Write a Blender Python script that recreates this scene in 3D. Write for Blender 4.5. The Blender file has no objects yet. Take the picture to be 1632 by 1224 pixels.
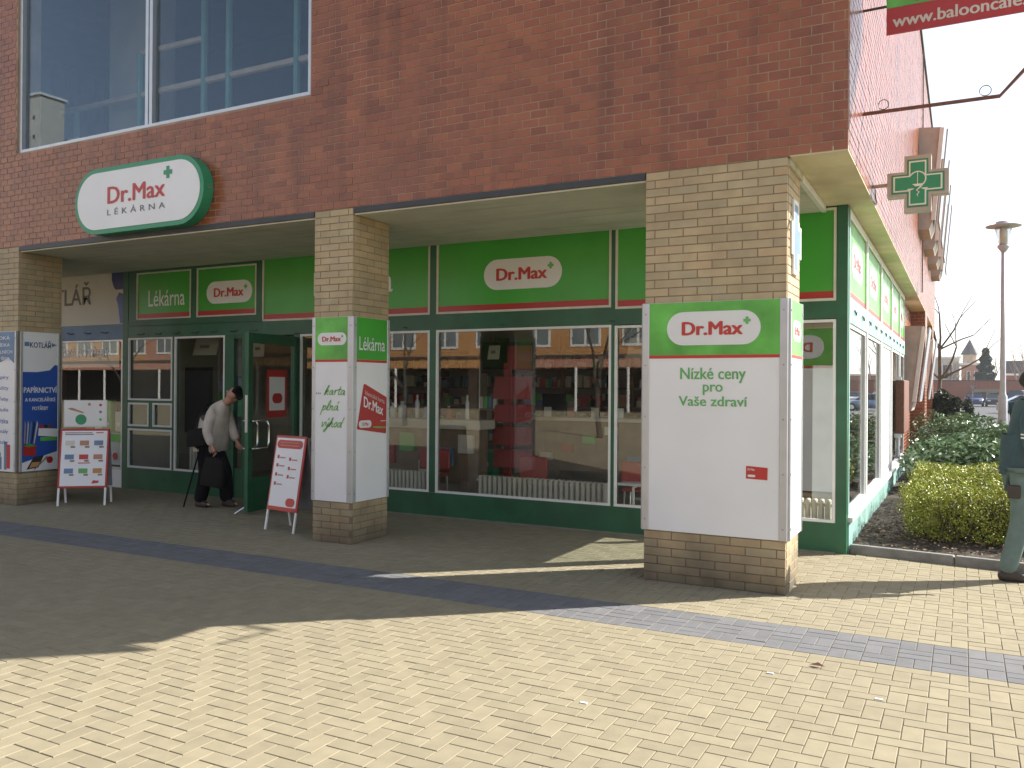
import bpy, math, random
import numpy as np
from mathutils import Vector, Matrix
random.seed(7); rng = np.random.default_rng(11)
R = math.radians
S = bpy.context.scene
COL = S.collection
# ------------------------------------------------------------------ camera
CAM = Vector((.8258, -7.3521, 1.73))
yaw, pit, rol = R(27.973), R(.208), R(.39)
fw = Vector((-math.sin(yaw)*math.cos(pit), math.cos(yaw)*math.cos(pit), math.sin(pit)))
rt = Vector((math.cos(yaw), math.sin(yaw), 0)); up = rt.cross(fw)
r2 = rt*math.cos(rol)+up*math.sin(rol); u2 = up*math.cos(rol)-rt*math.sin(rol)
cam = bpy.data.objects.new('camera', bpy.data.cameras.new('camera')); COL.objects.link(cam)
cam.data.sensor_width = 36; cam.data.lens = 29.84; cam.data.clip_end = 3000; cam.data.clip_start = .05
m = Matrix((r2, u2, -fw)).transposed().to_4x4(); m.translation = CAM; cam.matrix_world = m
S.camera = cam
# ------------------------------------------------------------------ sky, sun, exposure
SUN = Vector((.754, .656, .707)).normalized()
w = bpy.data.worlds.new('World'); S.world = w; w.use_nodes = True
nt = w.node_tree; bg = nt.nodes['Background']; sk = nt.nodes.new('ShaderNodeTexSky')
sk.sky_type = 'NISHITA'; sk.sun_disc = False; sk.sun_elevation = math.asin(SUN.z)
sk.sun_rotation = math.atan2(SUN.x, SUN.y); sk.air_density = 1.0; sk.dust_density = .7; sk.ozone_density = 1.0
hs = nt.nodes.new('ShaderNodeHueSaturation'); hs.inputs['Saturation'].default_value = .55   # thin spring haze over the whole sky
nt.links.new(sk.outputs[0], hs.inputs['Color']); nt.links.new(hs.outputs[0], bg.inputs[0]); bg.inputs[1].default_value = .092
sl = bpy.data.objects.new('sun', bpy.data.lights.new('sun', 'SUN')); COL.objects.link(sl)
sl.data.energy = 4.7; sl.data.angle = R(.5); sl.data.color = (1, .955, .88)
sl.rotation_euler = SUN.to_track_quat('Z', 'Y').to_euler()
vs = S.view_settings; vs.view_transform = 'Standard'; vs.look = 'None'; vs.gamma = 1; vs.use_curve_mapping = False
vs.exposure = 1.36
S.cycles.max_bounces = 10; S.cycles.transparent_max_bounces = 24; S.cycles.use_denoising = True
S.cycles.sample_clamp_indirect = 8; S.cycles.caustics_reflective = False; S.cycles.caustics_refractive = False

# ------------------------------------------------------------------ helpers: materials
MATS = {}
def nodes(name):
    mt = bpy.data.materials.new(name); mt.use_nodes = True
    return mt, mt.node_tree, mt.node_tree.nodes['Principled BSDF']
def mat(name, col, rough=.6, var=.12, scale=6., bump=0., bscale=40., metal=0., spec=.5, piece=0., hue=None, stain=0., sscale=.7, scol=None, coat=0., grime=0., streak=0., sdir=(2.2, 2.2, .16), spots=0.):
    """plain procedural material: base colour, soft noise variation, optional per-piece tint, stains and bump"""
    mt, t, p = nodes(name); N = t.nodes.new; L = t.links.new
    p.inputs['Roughness'].default_value = rough; p.inputs['Metallic'].default_value = metal
    p.inputs['Specular IOR Level'].default_value = spec; p.inputs['Coat Weight'].default_value = coat; p.inputs['Coat Roughness'].default_value = .12
    tc = N('ShaderNodeTexCoord'); src = None
    geo = N('ShaderNodeNewGeometry')
    c = N('ShaderNodeRGB'); c.outputs[0].default_value = (*col, 1); cur = c.outputs[0]
    def noise(sc, det=4):
        n = N('ShaderNodeTexNoise'); n.inputs['Scale'].default_value = sc; n.inputs['Detail'].default_value = det
        L(geo.outputs['Position'], n.inputs['Vector']); return n.outputs['Fac']
    if piece or hue:
        oi = N('ShaderNodeObjectInfo'); a = N('ShaderNodeMath'); a.operation = 'ADD'
        L(oi.outputs['Random'], a.inputs[0]); L(geo.outputs['Random Per Island'], a.inputs[1])
        f = N('ShaderNodeMath'); f.operation = 'FRACT'; L(a.outputs[0], f.inputs[0]); rnd = f.outputs[0]
        if hue:
            r = N('ShaderNodeValToRGB'); r.color_ramp.interpolation = 'LINEAR'
            while len(r.color_ramp.elements) < len(hue): r.color_ramp.elements.new(.5)
            for i, h in enumerate(hue):
                r.color_ramp.elements[i].position = i/(len(hue)-1); r.color_ramp.elements[i].color = (*h, 1)
            L(rnd, r.inputs[0]); cur = r.outputs[0]
        if piece:
            h = N('ShaderNodeHueSaturation'); mr = N('ShaderNodeMapRange')
            f2 = N('ShaderNodeMath'); f2.operation = 'MULTIPLY'; f2.inputs[1].default_value = 7.31; L(rnd, f2.inputs[0])
            f3 = N('ShaderNodeMath'); f3.operation = 'FRACT'; L(f2.outputs[0], f3.inputs[0])
            mr.inputs[3].default_value = 1-piece; mr.inputs[4].default_value = 1+piece
            L(f3.outputs[0], mr.inputs[0]); L(mr.outputs[0], h.inputs['Value']); L(cur, h.inputs['Color']); cur = h.outputs[0]
    if var:
        h = N('ShaderNodeHueSaturation'); mr = N('ShaderNodeMapRange'); mr.inputs[1].default_value = .3; mr.inputs[2].default_value = .7
        mr.inputs[3].default_value = 1-var; mr.inputs[4].default_value = 1+var
        L(noise(scale, 6), mr.inputs[0]); L(mr.outputs[0], h.inputs['Value']); L(cur, h.inputs['Color']); cur = h.outputs[0]
    if stain:
        mx = N('ShaderNodeMix'); mx.data_type = 'RGBA'; mr = N('ShaderNodeMapRange')
        mr.inputs[1].default_value = .48; mr.inputs[2].default_value = .72; mr.inputs[4].default_value = stain
        L(noise(sscale, 8), mr.inputs[0]); L(mr.outputs[0], mx.inputs[0]); L(cur, mx.inputs[6])
        mx.inputs[7].default_value = (*(scol or [q*.35 for q in col]), 1); cur = mx.outputs[2]
    if streak:     # rain streaks running down the wall
        mp = N('ShaderNodeMapping'); mp.inputs['Scale'].default_value = sdir; L(geo.outputs['Position'], mp.inputs['Vector'])
        n = N('ShaderNodeTexNoise'); n.inputs['Scale'].default_value = 1.6; n.inputs['Detail'].default_value = 6; L(mp.outputs[0], n.inputs['Vector'])
        mr = N('ShaderNodeMapRange'); mr.inputs[1].default_value = .52; mr.inputs[2].default_value = .75; mr.inputs[4].default_value = streak
        mx = N('ShaderNodeMix'); mx.data_type = 'RGBA'; L(n.outputs['Fac'], mr.inputs[0]); L(mr.outputs[0], mx.inputs[0]); L(cur, mx.inputs[6])
        mx.inputs[7].default_value = (*[q*.42 for q in col], 1); cur = mx.outputs[2]
    if spots:      # old chewing gum and oil dots
        vo = N('ShaderNodeTexVoronoi'); vo.inputs['Scale'].default_value = 2.3; L(geo.outputs['Position'], vo.inputs['Vector'])
        mr = N('ShaderNodeMapRange'); mr.inputs[1].default_value = .035; mr.inputs[2].default_value = .055; mr.inputs[3].default_value = spots; mr.inputs[4].default_value = 0
        mx = N('ShaderNodeMix'); mx.data_type = 'RGBA'; L(vo.outputs['Distance'], mr.inputs[0]); L(mr.outputs[0], mx.inputs[0]); L(cur, mx.inputs[6])
        mx.inputs[7].default_value = (*[q*.4 for q in col], 1); cur = mx.outputs[2]
    if grime:      # splash dirt above the paving, ragged upper edge
        sx = N('ShaderNodeSeparateXYZ'); L(geo.outputs['Position'], sx.inputs[0])
        ad = N('ShaderNodeMath'); ad.operation = 'MULTIPLY_ADD'; L(noise(2.2, 8), ad.inputs[0]); ad.inputs[1].default_value = -.7; L(sx.outputs[2], ad.inputs[2])
        mr = N('ShaderNodeMapRange'); mr.inputs[1].default_value = -.40; mr.inputs[2].default_value = .16; mr.inputs[3].default_value = grime; mr.inputs[4].default_value = 0
        mx = N('ShaderNodeMix'); mx.data_type = 'RGBA'; L(ad.outputs[0], mr.inputs[0]); L(mr.outputs[0], mx.inputs[0]); L(cur, mx.inputs[6])
        mx.inputs[7].default_value = (.07, .058, .04, 1); cur = mx.outputs[2]
    L(cur, p.inputs['Base Color'])
    if bump:
        b = N('ShaderNodeBump'); b.inputs['Strength'].default_value = bump; b.inputs['Distance'].default_value = .01
        L(noise(bscale, 5), b.inputs['Height']); L(b.outputs[0], p.inputs['Normal'])
    MATS[name] = mt; return mt
def glass(name, r0=.06, tint=(.9, .93, .92), wave=.0, rmax=1., rt=(1, 1, 1)):
    mt = bpy.data.materials.new(name); mt.use_nodes = True; t = mt.node_tree; t.nodes.clear(); N = t.nodes.new; L = t.links.new
    o = N('ShaderNodeOutputMaterial'); mx = N('ShaderNodeMixShader'); tr = N('ShaderNodeBsdfTransparent'); gl = N('ShaderNodeBsdfGlossy')
    tr.inputs[0].default_value = (*tint, 1); gl.inputs['Roughness'].default_value = .0; gl.inputs[0].default_value = (*rt, 1)
    g = N('ShaderNodeNewGeometry'); d = N('ShaderNodeVectorMath'); d.operation = 'DOT_PRODUCT'
    L(g.outputs['Normal'], d.inputs[0]); L(g.outputs['Incoming'], d.inputs[1])
    def M(op, a, b=None):
        n = N('ShaderNodeMath'); n.operation = op
        for i, v in enumerate((a, b)):
            if v is None: continue
            if isinstance(v, (int, float)): n.inputs[i].default_value = v
            else: L(v, n.inputs[i])
        return n.outputs[0]
    c = M('ABSOLUTE', d.outputs['Value']); k = M('POWER', M('SUBTRACT', 1., c), 5.)
    f = M('ADD', M('MULTIPLY', k, rmax-r0), r0)
    if wave:
        n = N('ShaderNodeTexNoise'); n.inputs['Scale'].default_value = .9; n.inputs['Detail'].default_value = 1
        b = N('ShaderNodeBump'); b.inputs['Strength'].default_value = wave; b.inputs['Distance'].default_value = .02
        L(g.outputs['Position'], n.inputs['Vector']); L(n.outputs['Fac'], b.inputs['Height']); L(b.outputs[0], gl.inputs['Normal'])
    L(f, mx.inputs[0]); L(tr.outputs[0], mx.inputs[1]); L(gl.outputs[0], mx.inputs[2]); L(mx.outputs[0], o.inputs[0])
    MATS[name] = mt; return mt
mat('paver_yellow', (.268, .230, .152), .9, .08, 9, .15, 160, piece=.06, spec=.3, stain=.14, sscale=.9, scol=(.18, .155, .115), spots=.45)
mat('paver_grey', (.152, .150, .152), .9, .08, 9, .15, 160, piece=.08, spec=.3)
mat('joint_sand', (.15, .125, .085), .95, .2, 20)
mat('plaza_far', (.29, .245, .15), .85, .2, 3)
mat('asphalt', (.06, .06, .062), .9, .2, 4)
mat('soil', (.045, .033, .022), .95, .5, 14, 1., 60)
mat('kerb_stone', (.23, .225, .21), .85, .25, 7, .4, 90)
RB = [(.235, .068, .030), (.27, .083, .035), (.315, .101, .041), (.27, .078, .035), (.31, .101, .041), (.24, .072, .034)]
mat('brick_red', (.23, .075, .045), .24, .10, 5, .06, 60, piece=.07, hue=RB, spec=.4, streak=.62, stain=.25, sscale=.8, scol=(.10, .045, .035))
YB = [(.42, .33, .19), (.46, .355, .205), (.385, .32, .20), (.475, .35, .20), (.43, .345, .215), (.455, .325, .18)]
mat('brick_yellow', (.42, .33, .18), .6, .10, 6, .2, 80, piece=.08, hue=YB, stain=.35, sscale=1.1, scol=(.2, .16, .10), grime=.85)
mat('mortar_light', (.34, .235, .165), .9, .35, 1.7)
mat('mortar_brown', (.25, .19, .125), .9, .2, 8, grime=.8)
mat('soffit_slab', (.58, .58, .49), .85, .10, 2.5, .2, 12, stain=.15, sscale=.9, streak=.5, sdir=(.35, 7, 1))
mat('plaster_cream', (.62, .56, .37), .85, .12, 3, .3, 25, stain=.45, sscale=1.0, scol=(.24, .2, .13))
mat('dark_steel', (.035, .038, .045), .5, .15, 6)
mat('green_paint', (.018, .108, .050), .42, .2, 3, .1, 30, stain=.3, sscale=1.4, scol=(.02, .06, .03))
mat('teal_paint', (.25, .42, .38), .6, .2, 5, .2, 30, stain=.6, sscale=4, scol=(.06, .2, .17))
mat('green_print', (.05, .36, .03), .33, .10, 1.2, .04, 2.5, stain=.12, sscale=1.1, scol=(.08, .32, .06))
mat('green_bright', (.11, .42, .06), .35, .35, 3.2)
mat('red_print', (.42, .022, .018), .35, .05, 2)
mat('red_letter', (.50, .035, .025), .4, .03, 2)
mat('white_print', (.78, .78, .80), .35, .03, 2)
mat('poster_white', (.78, .78, .79), .3, .03, 2, .05, 3, stain=.16, sscale=1.6, scol=(.6, .59, .56))
mat('rail_paint', (.50, .36, .26), .5, .1, 5)
mat('rail_green', (.11, .26, .22), .5, .1, 5)
mat('pill_white', (.72, .72, .72), .4, .03, 2)
mat('green_letter', (.12, .42, .12), .4, .1, 3)
mat('leaf_script', (.17, .46, .11), .4, .1, 3)
mat('frame_cream', (.62, .60, .50), .5, .1, 6)
mat('frame_white', (.75, .75, .74), .45, .06, 6)
mat('aluminium', (.50, .51, .53), .38, .05, 8, metal=.6)
mat('chrome', (.75, .75, .76), .15, 0, metal=1.)
mat('sign_green', (.03, .27, .13), .4, .06, 4)
mat('blue_paint', (.13, .22, .36), .5, .12, 4)
mat('kotlar_white', (.60, .58, .52), .5, .06, 2)
mat('navy_print', (.012, .03, .16), .35, .1, 2)
mat('blue_print', (.02, .08, .36), .35, .1, 2)
mat('letter_grey', (.16, .16, .17), .5)
mat('letter_black', (.02, .02, .022), .5)
mat('beige_metal', (.45, .40, .36), .5, .1, 5, .1, 20, stain=.2, sscale=3)
mat('rust_metal', (.16, .06, .035), .6, .25, 20)
mat('grey_metal', (.30, .31, .34), .45, .1, 12, metal=.3)
mat('lamp_post_paint', (.46, .45, .50), .5, .1, 10)
mat('frost', (.8, .8, .76), .5, .02)
mat('interior_wall', (.34, .30, .25), .8, .1, 2)
mat('interior_floor', (.34, .27, .20), .5, .2, 3)
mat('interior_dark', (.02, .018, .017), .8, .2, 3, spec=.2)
mat('shelf_wood', (.20, .13, .08), .6, .2, 5)
mat('counter_light', (.55, .50, .42), .5, .08, 4)
mat('radiator_paint', (.62, .58, .50), .5, .06, 8)
mat('red_plastic', (.36, .02, .02), .4, .1, 6)
mat('black_plastic', (.010, .010, .011), .6, .1, 6, spec=.2)
mat('orange_plaster', (.52, .26, .10), .85, .06, .6, stain=.1, sscale=.3)
mat('pink_plaster', (.48, .24, .17), .85, .06, .6)
mat('tower_white', (.55, .52, .46), .85, .05, .3)
mat('roof_dark', (.05, .05, .055), .7, .2, 3)
mat('bark', (.06, .048, .038), .9, .3, 14)
mat('twig_grey', (.22, .18, .16), .9, .2, 5)
mat('leaf_hedge', (.16, .2, .03), .45, .25, 5, hue=[(.12, .17, .02), (.26, .31, .03), (.40, .42, .04), (.46, .43, .06), (.20, .26, .03)], piece=.15, spec=.4)
mat('leaf_laurel', (.08, .13, .06), .17, .2, 5, hue=[(.08, .14, .06), (.14, .22, .09), (.20, .28, .15), (.10, .17, .08)], piece=.15, spec=.6)
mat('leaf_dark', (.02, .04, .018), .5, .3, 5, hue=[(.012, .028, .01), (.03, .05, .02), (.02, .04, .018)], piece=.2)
mat('conifer_green', (.02, .045, .025), .7, .3, 3, piece=.2)
mat('dead_leaf', (.20, .12, .06), .8, .3, 10, piece=.3)
glass('window_glass', .060, (.92, .94, .93), .010)
glass('upper_glass', .055, (.86, .91, .94), .02, rt=(.74, .87, 1))
glass('lamp_glass', .05, (.92, .92, .92))

# ------------------------------------------------------------------ helpers: meshes
class MB:
    """collects boxes, sheets, tubes and turned shapes; becomes ONE mesh object"""
    def __init__(s): s.v = []; s.f = []
    def add(s, v, f):
        b = len(s.v); s.v += [tuple(p) for p in v]; s.f += [tuple(i+b for i in q) for q in f]; return s
    def box(s, x0, x1, y0, y1, z0, z1, c=0.):
        if c <= 0:
            v = [(x, y, z) for z in (z0, z1) for y in (y0, y1) for x in (x0, x1)]
            return s.add(v, [(0, 2, 3, 1), (4, 5, 7, 6), (0, 1, 5, 4), (2, 6, 7, 3), (0, 4, 6, 2), (1, 3, 7, 5)])
        X, Y, Z = (x0, x1), (y0, y1), (z0, z1); v = []; idx = {}
        for i in (0, 1):
            for j in (0, 1):
                for k in (0, 1):
                    p = (X[i], Y[j], Z[k]); d = (c if i == 0 else -c, c if j == 0 else -c, c if k == 0 else -c)
                    for a in range(3):
                        q = [p[n]+(d[n] if n != a else 0) for n in range(3)]; idx[i, j, k, a] = len(v); v.append(q)
        f = []
        I = lambda i, j, k, a: idx[i, j, k, a]
        f += [(I(0,0,0,0), I(0,0,1,0), I(0,1,1,0), I(0,1,0,0)), (I(1,0,0,0), I(1,1,0,0), I(1,1,1,0), I(1,0,1,0)),
              (I(0,0,0,1), I(1,0,0,1), I(1,0,1,1), I(0,0,1,1)), (I(0,1,0,1), I(0,1,1,1), I(1,1,1,1), I(1,1,0,1)),
              (I(0,0,0,2), I(0,1,0,2), I(1,1,0,2), I(1,0,0,2)), (I(0,0,1,2), I(1,0,1,2), I(1,1,1,2), I(0,1,1,2))]
        for j in (0, 1):
            for k in (0, 1): f.append((I(0,j,k,1), I(1,j,k,1), I(1,j,k,2), I(0,j,k,2)))
        for i in (0, 1):
            for k in (0, 1): f.append((I(i,0,k,0), I(i,1,k,0), I(i,1,k,2), I(i,0,k,2)))
        for i in (0, 1):
            for j in (0, 1): f.append((I(i,j,0,0), I(i,j,1,0), I(i,j,1,1), I(i,j,0,1)))
        for i in (0, 1):
            for j in (0, 1):
                for k in (0, 1): f.append((I(i,j,k,0), I(i,j,k,1), I(i,j,k,2)))
        return s.add(v, f)
    def prism(s, poly, axis, a0, a1):
        """poly of 2D points extruded along axis 0/1/2 (the other two axes in order)"""
        n = len(poly); v = []
        for a in (a0, a1):
            for p in poly:
                q = list(p); q.insert(axis, a); v.append(q)
        f = [tuple(range(n)), tuple(range(2*n-1, n-1, -1))]+[(i, n+i, n+(i+1) % n, (i+1) % n) for i in range(n)]
        return s.add(v, f)
    def tube(s, path, r, n=8, cap=True):
        path = [Vector(p) for p in path]; rr = r if isinstance(r, (list, tuple)) else [r]*len(path); v = []; f = []
        for i, p in enumerate(path):
            d = (path[min(i+1, len(path)-1)]-path[max(i-1, 0)]).normalized()
            a = d.orthogonal().normalized() if i == 0 else (a-d*a.dot(d)).normalized()
            b = d.cross(a)
            for k in range(n):
                t = 2*math.pi*k/n; v.append(p+(a*math.cos(t)+b*math.sin(t))*rr[i])
        for i in range(len(path)-1):
            for k in range(n): f.append((i*n+k, i*n+(k+1) % n, (i+1)*n+(k+1) % n, (i+1)*n+k))
        if cap: f += [tuple(range(n-1, -1, -1)), tuple(range((len(path)-1)*n, len(path)*n))]
        return s.add(v, f)
    def lathe(s, prof, c=(0, 0, 0), n=20):
        v = []; f = []
        for r, z in prof:
            for k in range(n):
                t = 2*math.pi*k/n; v.append((c[0]+r*math.cos(t), c[1]+r*math.sin(t), c[2]+z))
        for i in range(len(prof)-1):
            for k in range(n): f.append((i*n+k, i*n+(k+1) % n, (i+1)*n+(k+1) % n, (i+1)*n+k))
        f += [tuple(range(n-1, -1, -1)), tuple(range((len(prof)-1)*n, len(prof)*n))]
        return s.add(v, f)
    def sheet(s, poly, y, t=.002):
        """flat print in the x-z plane at y, facing -y, t thick"""
        n = len(poly); v = [(x, y, z) for x, z in poly]+[(x, y+t, z) for x, z in poly]
        return s.add(v, [tuple(range(n)), tuple(range(2*n-1, n-1, -1))]+[(i, n+i, n+(i+1) % n, (i+1) % n) for i in range(n)])
    def mesh(s, name, mt, smooth=False):
        me = bpy.data.meshes.new(name); me.from_pydata(s.v, [], s.f); me.update()
        import bmesh
        bm = bmesh.new(); bm.from_mesh(me); bmesh.ops.recalc_face_normals(bm, faces=bm.faces); bm.to_mesh(me); bm.free()
        if mt: me.materials.append(MATS[mt] if isinstance(mt, str) else mt)
        if smooth: me.polygons.foreach_set('use_smooth', [True]*len(me.polygons))
        return me
    def build(s, name, mt, parent=None, smooth=False, loc=None):
        return link(name, s.mesh(name, mt, smooth), parent, loc)
def link(name, me, parent=None, loc=None):
    o = bpy.data.objects.new(name, me); COL.objects.link(o)
    if parent is not None: o.parent = parent
    if loc is not None: o.location = loc
    return o
def bx(name, mt, parent, x0, x1, y0, y1, z0, z1, c=0., origin=None):
    return MB().box(x0, x1, y0, y1, z0, z1, c).build(name, mt, parent, loc=origin)
def tag(o, label=None, cat=None, group=None, kind=None):
    if label: o['label'] = label
    if cat: o['category'] = cat
    if group: o['group'] = group
    if kind: o['kind'] = kind
    return o
def thing(name, label, cat, loc=(0, 0, 0), rz=0., group=None):
    o = bpy.data.objects.new(name, None); COL.objects.link(o); o.location = loc; o.rotation_euler = (0, 0, rz); o.empty_display_size = .1
    return tag(o, label, cat, group)
def struct(name, mb, mt): return tag(mb.build(name, mt), kind='structure')
def kids(o): return [c for c in COL.objects if c.parent is o]
def copy_tree(o, parent=None):
    c = o.copy(); COL.objects.link(c)
    if parent is not None: c.parent = parent
    for ch in kids(o): copy_tree(ch, c)
    return c
def rect(x0, x1, z0, z1): return [(x0, z0), (x1, z0), (x1, z1), (x0, z1)]
def pill(x0, x1, z0, z1, n=10):
    r = (z1-z0)/2; c = (z0+z1)/2; p = []
    for k in range(n+1): t = -math.pi/2+math.pi*k/n; p.append((x1-r+r*math.cos(t), c+r*math.sin(t)))
    for k in range(n+1): t = math.pi/2+math.pi*k/n; p.append((x0+r+r*math.cos(t), c+r*math.sin(t)))
    return p
def plus(cx, cz, a, b):
    return [(cx-b, cz-a), (cx+b, cz-a), (cx+b, cz-b), (cx+a, cz-b), (cx+a, cz+b), (cx+b, cz+b), (cx+b, cz+a), (cx-b, cz+a), (cx-b, cz+b), (cx-a, cz+b), (cx-a, cz-b), (cx-b, cz-b)]
def disc(cx, cz, r, n=18): return [(cx+r*math.cos(2*math.pi*k/n), cz+r*math.sin(2*math.pi*k/n)) for k in range(n)]
def text(parent, body, x0, x1, z0, z1, y, mt, bold=.02, shear=0., spacing=1., name='lettering', mirror=False):
    """lettering fitted into the box x0..x1, z0..z1 (cap box of the whole word), flat, facing -y"""
    cu = bpy.data.curves.new('lettering', 'FONT'); cu.body = body; cu.shear = shear; cu.space_character = spacing
    cu.extrude = 0; cu.resolution_u = 3
    o = bpy.data.objects.new('tmp', cu); COL.objects.link(o)
    dg = bpy.context.evaluated_depsgraph_get(); m0 = bpy.data.meshes.new_from_object(o.evaluated_get(dg))
    bpy.data.objects.remove(o); bpy.data.curves.remove(cu)
    n = len(m0.vertices); a = np.empty(n*3); m0.vertices.foreach_get('co', a); a = a.reshape(n, 3)
    mn, mx = a.min(0), a.max(0); F = [tuple(p.vertices) for p in m0.polygons]; bpy.data.meshes.remove(m0)
    V, FF = [], []; offs = [(0, 0)] if not bold else [(-bold, 0), (bold, 0), (0, bold*.4), (0, -bold*.4), (-bold*.5, 0), (bold*.5, 0)]
    b0 = bold; kx, kz = (x1-x0)/(mx[0]-mn[0]+2*b0), (z1-z0)/(mx[1]-mn[1]+.8*b0)
    for i, (ox_, oz_) in enumerate(offs):          # a bold face: the same letter struck a little to each side
        FF += [tuple(q+len(V) for q in f) for f in F]
        V += [(x0+(p[0]-mn[0]+b0+ox_)*kx, y-.00012*i, z0+(p[1]-mn[1]+.4*b0+oz_)*kz) for p in a]
    me = bpy.data.meshes.new(name); me.from_pydata(V, [], FF); me.materials.append(MATS[mt]); me.update()
    return link(name, me, parent)
def logo(parent, x0, x1, z0, z1, y, red='red_letter', plusm='green_letter', white='pill_white'):
    """white pill with the red word and the small green plus"""
    W, H = x1-x0, z1-z0
    MB().sheet(pill(x0, x1, z0, z1, 12), y).build('logo_pill', white, parent)
    text(parent, 'Dr.Max', x0+.165*W, x0+.82*W, z0+.29*H, z0+.70*H, y-.003, red, .042)
    MB().sheet(plus(x0+.86*W, z0+.70*H, .105*H, .042*H), y-.003).build('logo_plus', plusm, parent)

# ------------------------------------------------------------------ helpers: bricks and pavers
def piece_mesh(name, L, H, D, c, mt):
    """brick seen from -y: front face at y=0 with chamfered front edges, D deep, centred in x, z from 0"""
    x, z = L/2, H
    v = [(-x+c, 0, c), (x-c, 0, c), (x-c, 0, z-c), (-x+c, 0, z-c), (-x, c, 0), (x, c, 0), (x, c, z), (-x, c, z), (-x, D, 0), (x, D, 0), (x, D, z), (-x, D, z)]
    f = [(0, 1, 2, 3), (4, 5, 1, 0), (5, 6, 2, 1), (6, 7, 3, 2), (7, 4, 0, 3), (8, 9, 5, 4), (9, 10, 6, 5), (10, 11, 7, 6), (11, 8, 4, 7)]
    me = bpy.data.meshes.new(name); me.from_pydata(v, [], f); me.materials.append(MATS[mt]); me.update(); return me
def joined(name, me, items, mt, parent, mats=None):
    """many copies of a piece as one mesh: items = (x, y, z, rotz, sx, sz[, tilt])"""
    n = len(me.vertices); a = np.empty(n*3); me.vertices.foreach_get('co', a); a = a.reshape(n, 3)
    F = [tuple(p.vertices) for p in me.polygons]; it = np.array(items, float)
    k = len(it); c, s_ = np.cos(it[:, 3])[:, None], np.sin(it[:, 3])[:, None]
    X = a[None, :, 0]*it[:, 4:5]; Y = np.repeat(a[None, :, 1], k, 0); Z = a[None, :, 2]*it[:, 5:6]
    P = np.stack([it[:, 0:1]+c*X-s_*Y, it[:, 1:2]+s_*X+c*Y, it[:, 2:3]+Z], -1).reshape(-1, 3)
    nf = len(F); fl = np.array(F); FF = (fl[None]+(np.arange(k)*n)[:, None, None]).reshape(-1, fl.shape[1])
    m2 = bpy.data.meshes.new(name); m2.vertices.add(len(P)); m2.vertices.foreach_set('co', P.ravel())
    m2.loops.add(FF.size); m2.loops.foreach_set('vertex_index', FF.ravel().astype(np.int32))
    m2.polygons.add(len(FF)); m2.polygons.foreach_set('loop_start', np.arange(0, FF.size, fl.shape[1], dtype=np.int32))
    m2.polygons.foreach_set('use_smooth', np.zeros(len(FF), bool)); m2.update(calc_edges=True); m2.materials.append(MATS[mt]); return tag(link(name, m2, parent), kind='stuff')
def bond(u0, u1, z0, z1, L, H, holes=(), shift=0.):
    """running bond: (u centre, z, length) of every brick, clipped at the ends and round the holes"""
    out = []; row = 0; z = z0
    while z+H <= z1+.012:
        segs = [(u0, u1)]
        for a, b, c, d in holes:
            if z+H*.5 > c and z+H*.5 < d:
                ns = []
                for s, e in segs:
                    if b <= s or a >= e: ns.append((s, e))
                    else:
                        if a > s: ns.append((s, a))
                        if b < e: ns.append((b, e))
                segs = ns
        for s, e in segs:
            u = u0+shift-L+(L/2 if row % 2 else 0)
            while u < e:
                a, b = max(u, s), min(u+L, e)
                if b-a > .03: out.append(((a+b)/2, z, b-a))
                u += L
        row += 1; z += H
    return out
# ================================================================== THE GROUND
KX = lambda x: 2.262-.142*(x+.244)            # front line of the kerb
struct('ground', MB().add([(-900, -900, -.06), (900, -900, -.06), (900, 1200, -.06), (-900, 1200, -.06)], [(0, 1, 2, 3)]), 'plaza_far')
struct('pavement', MB().box(-20, 13, -13, 2.3, -.045, -.0038), 'joint_sand')
pav = COL.objects['pavement']
struct('car_park', MB().box(-30, 60, 27, 125, -.055, -.02), 'asphalt')
P_ = .1015; Y0 = -1.515; X0 = .559-10*P_*0
def in_band(j): return 0 <= j < 6
ye, gr = [], []
def ok(cx, cy): return cy < (2.13 if cx < -.25 else KX(cx)-.06) or (cx < -.3 and cy < 2.2)
j0, j1, i0, i1 = -113, 37, -200, 122
for j in range(j0, j1):
    for i in range(i0, i1):
        x, y = .559+i*P_, Y0+j*P_
        if not ok(x, y): continue
        if in_band(j): continue
        mm = (i+j+10) % 4
        if mm == 0:
            ye.append((x+P_, y+P_/2, 0, 1.))
        elif mm == 2:
            if in_band(j+1): ye.append((x+P_/2, y+P_/2, 1, .5))
            else: ye.append((x+P_/2, y+P_, 1, 1.))
        elif mm == 3 and in_band(j-1): ye.append((x+P_/2, y+P_/2, 1, .5))
for k in range(-100, 62):
    xc = .051+.203*k
    for rrow in range(3):
        yc = Y0+rrow*2*P_+P_
        if (k+rrow) % 2 == 0:
            gr += [(xc+.25*.203, yc, 1, 1.), (xc+.75*.203, yc, 1, 1.)]
        else:
            gr += [(xc+.1015, yc-P_/2, 0, 1.), (xc+.1015, yc+P_/2, 0, 1.)]
def paver_mesh(name, L, W, mt):
    g, c, d = .0021, .0026, .028; a, b = L/2-g, W/2-g
    ring = lambda q, z: [(-a+q, -b+q, z), (a-q, -b+q, z), (a-q, b-q, z), (-a+q, b-q, z)]
    v = ring(0, -d)+ring(0, -c)+ring(c, 0); f = [(8, 9, 10, 11)]
    for r in (0, 4): f += [(r+k, r+(k+1) % 4, r+4+(k+1) % 4, r+4+k) for k in range(4)]
    me = bpy.data.meshes.new(name); me.from_pydata(v, [], f); me.materials.append(MATS[mt]); me.update(); return me
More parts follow.
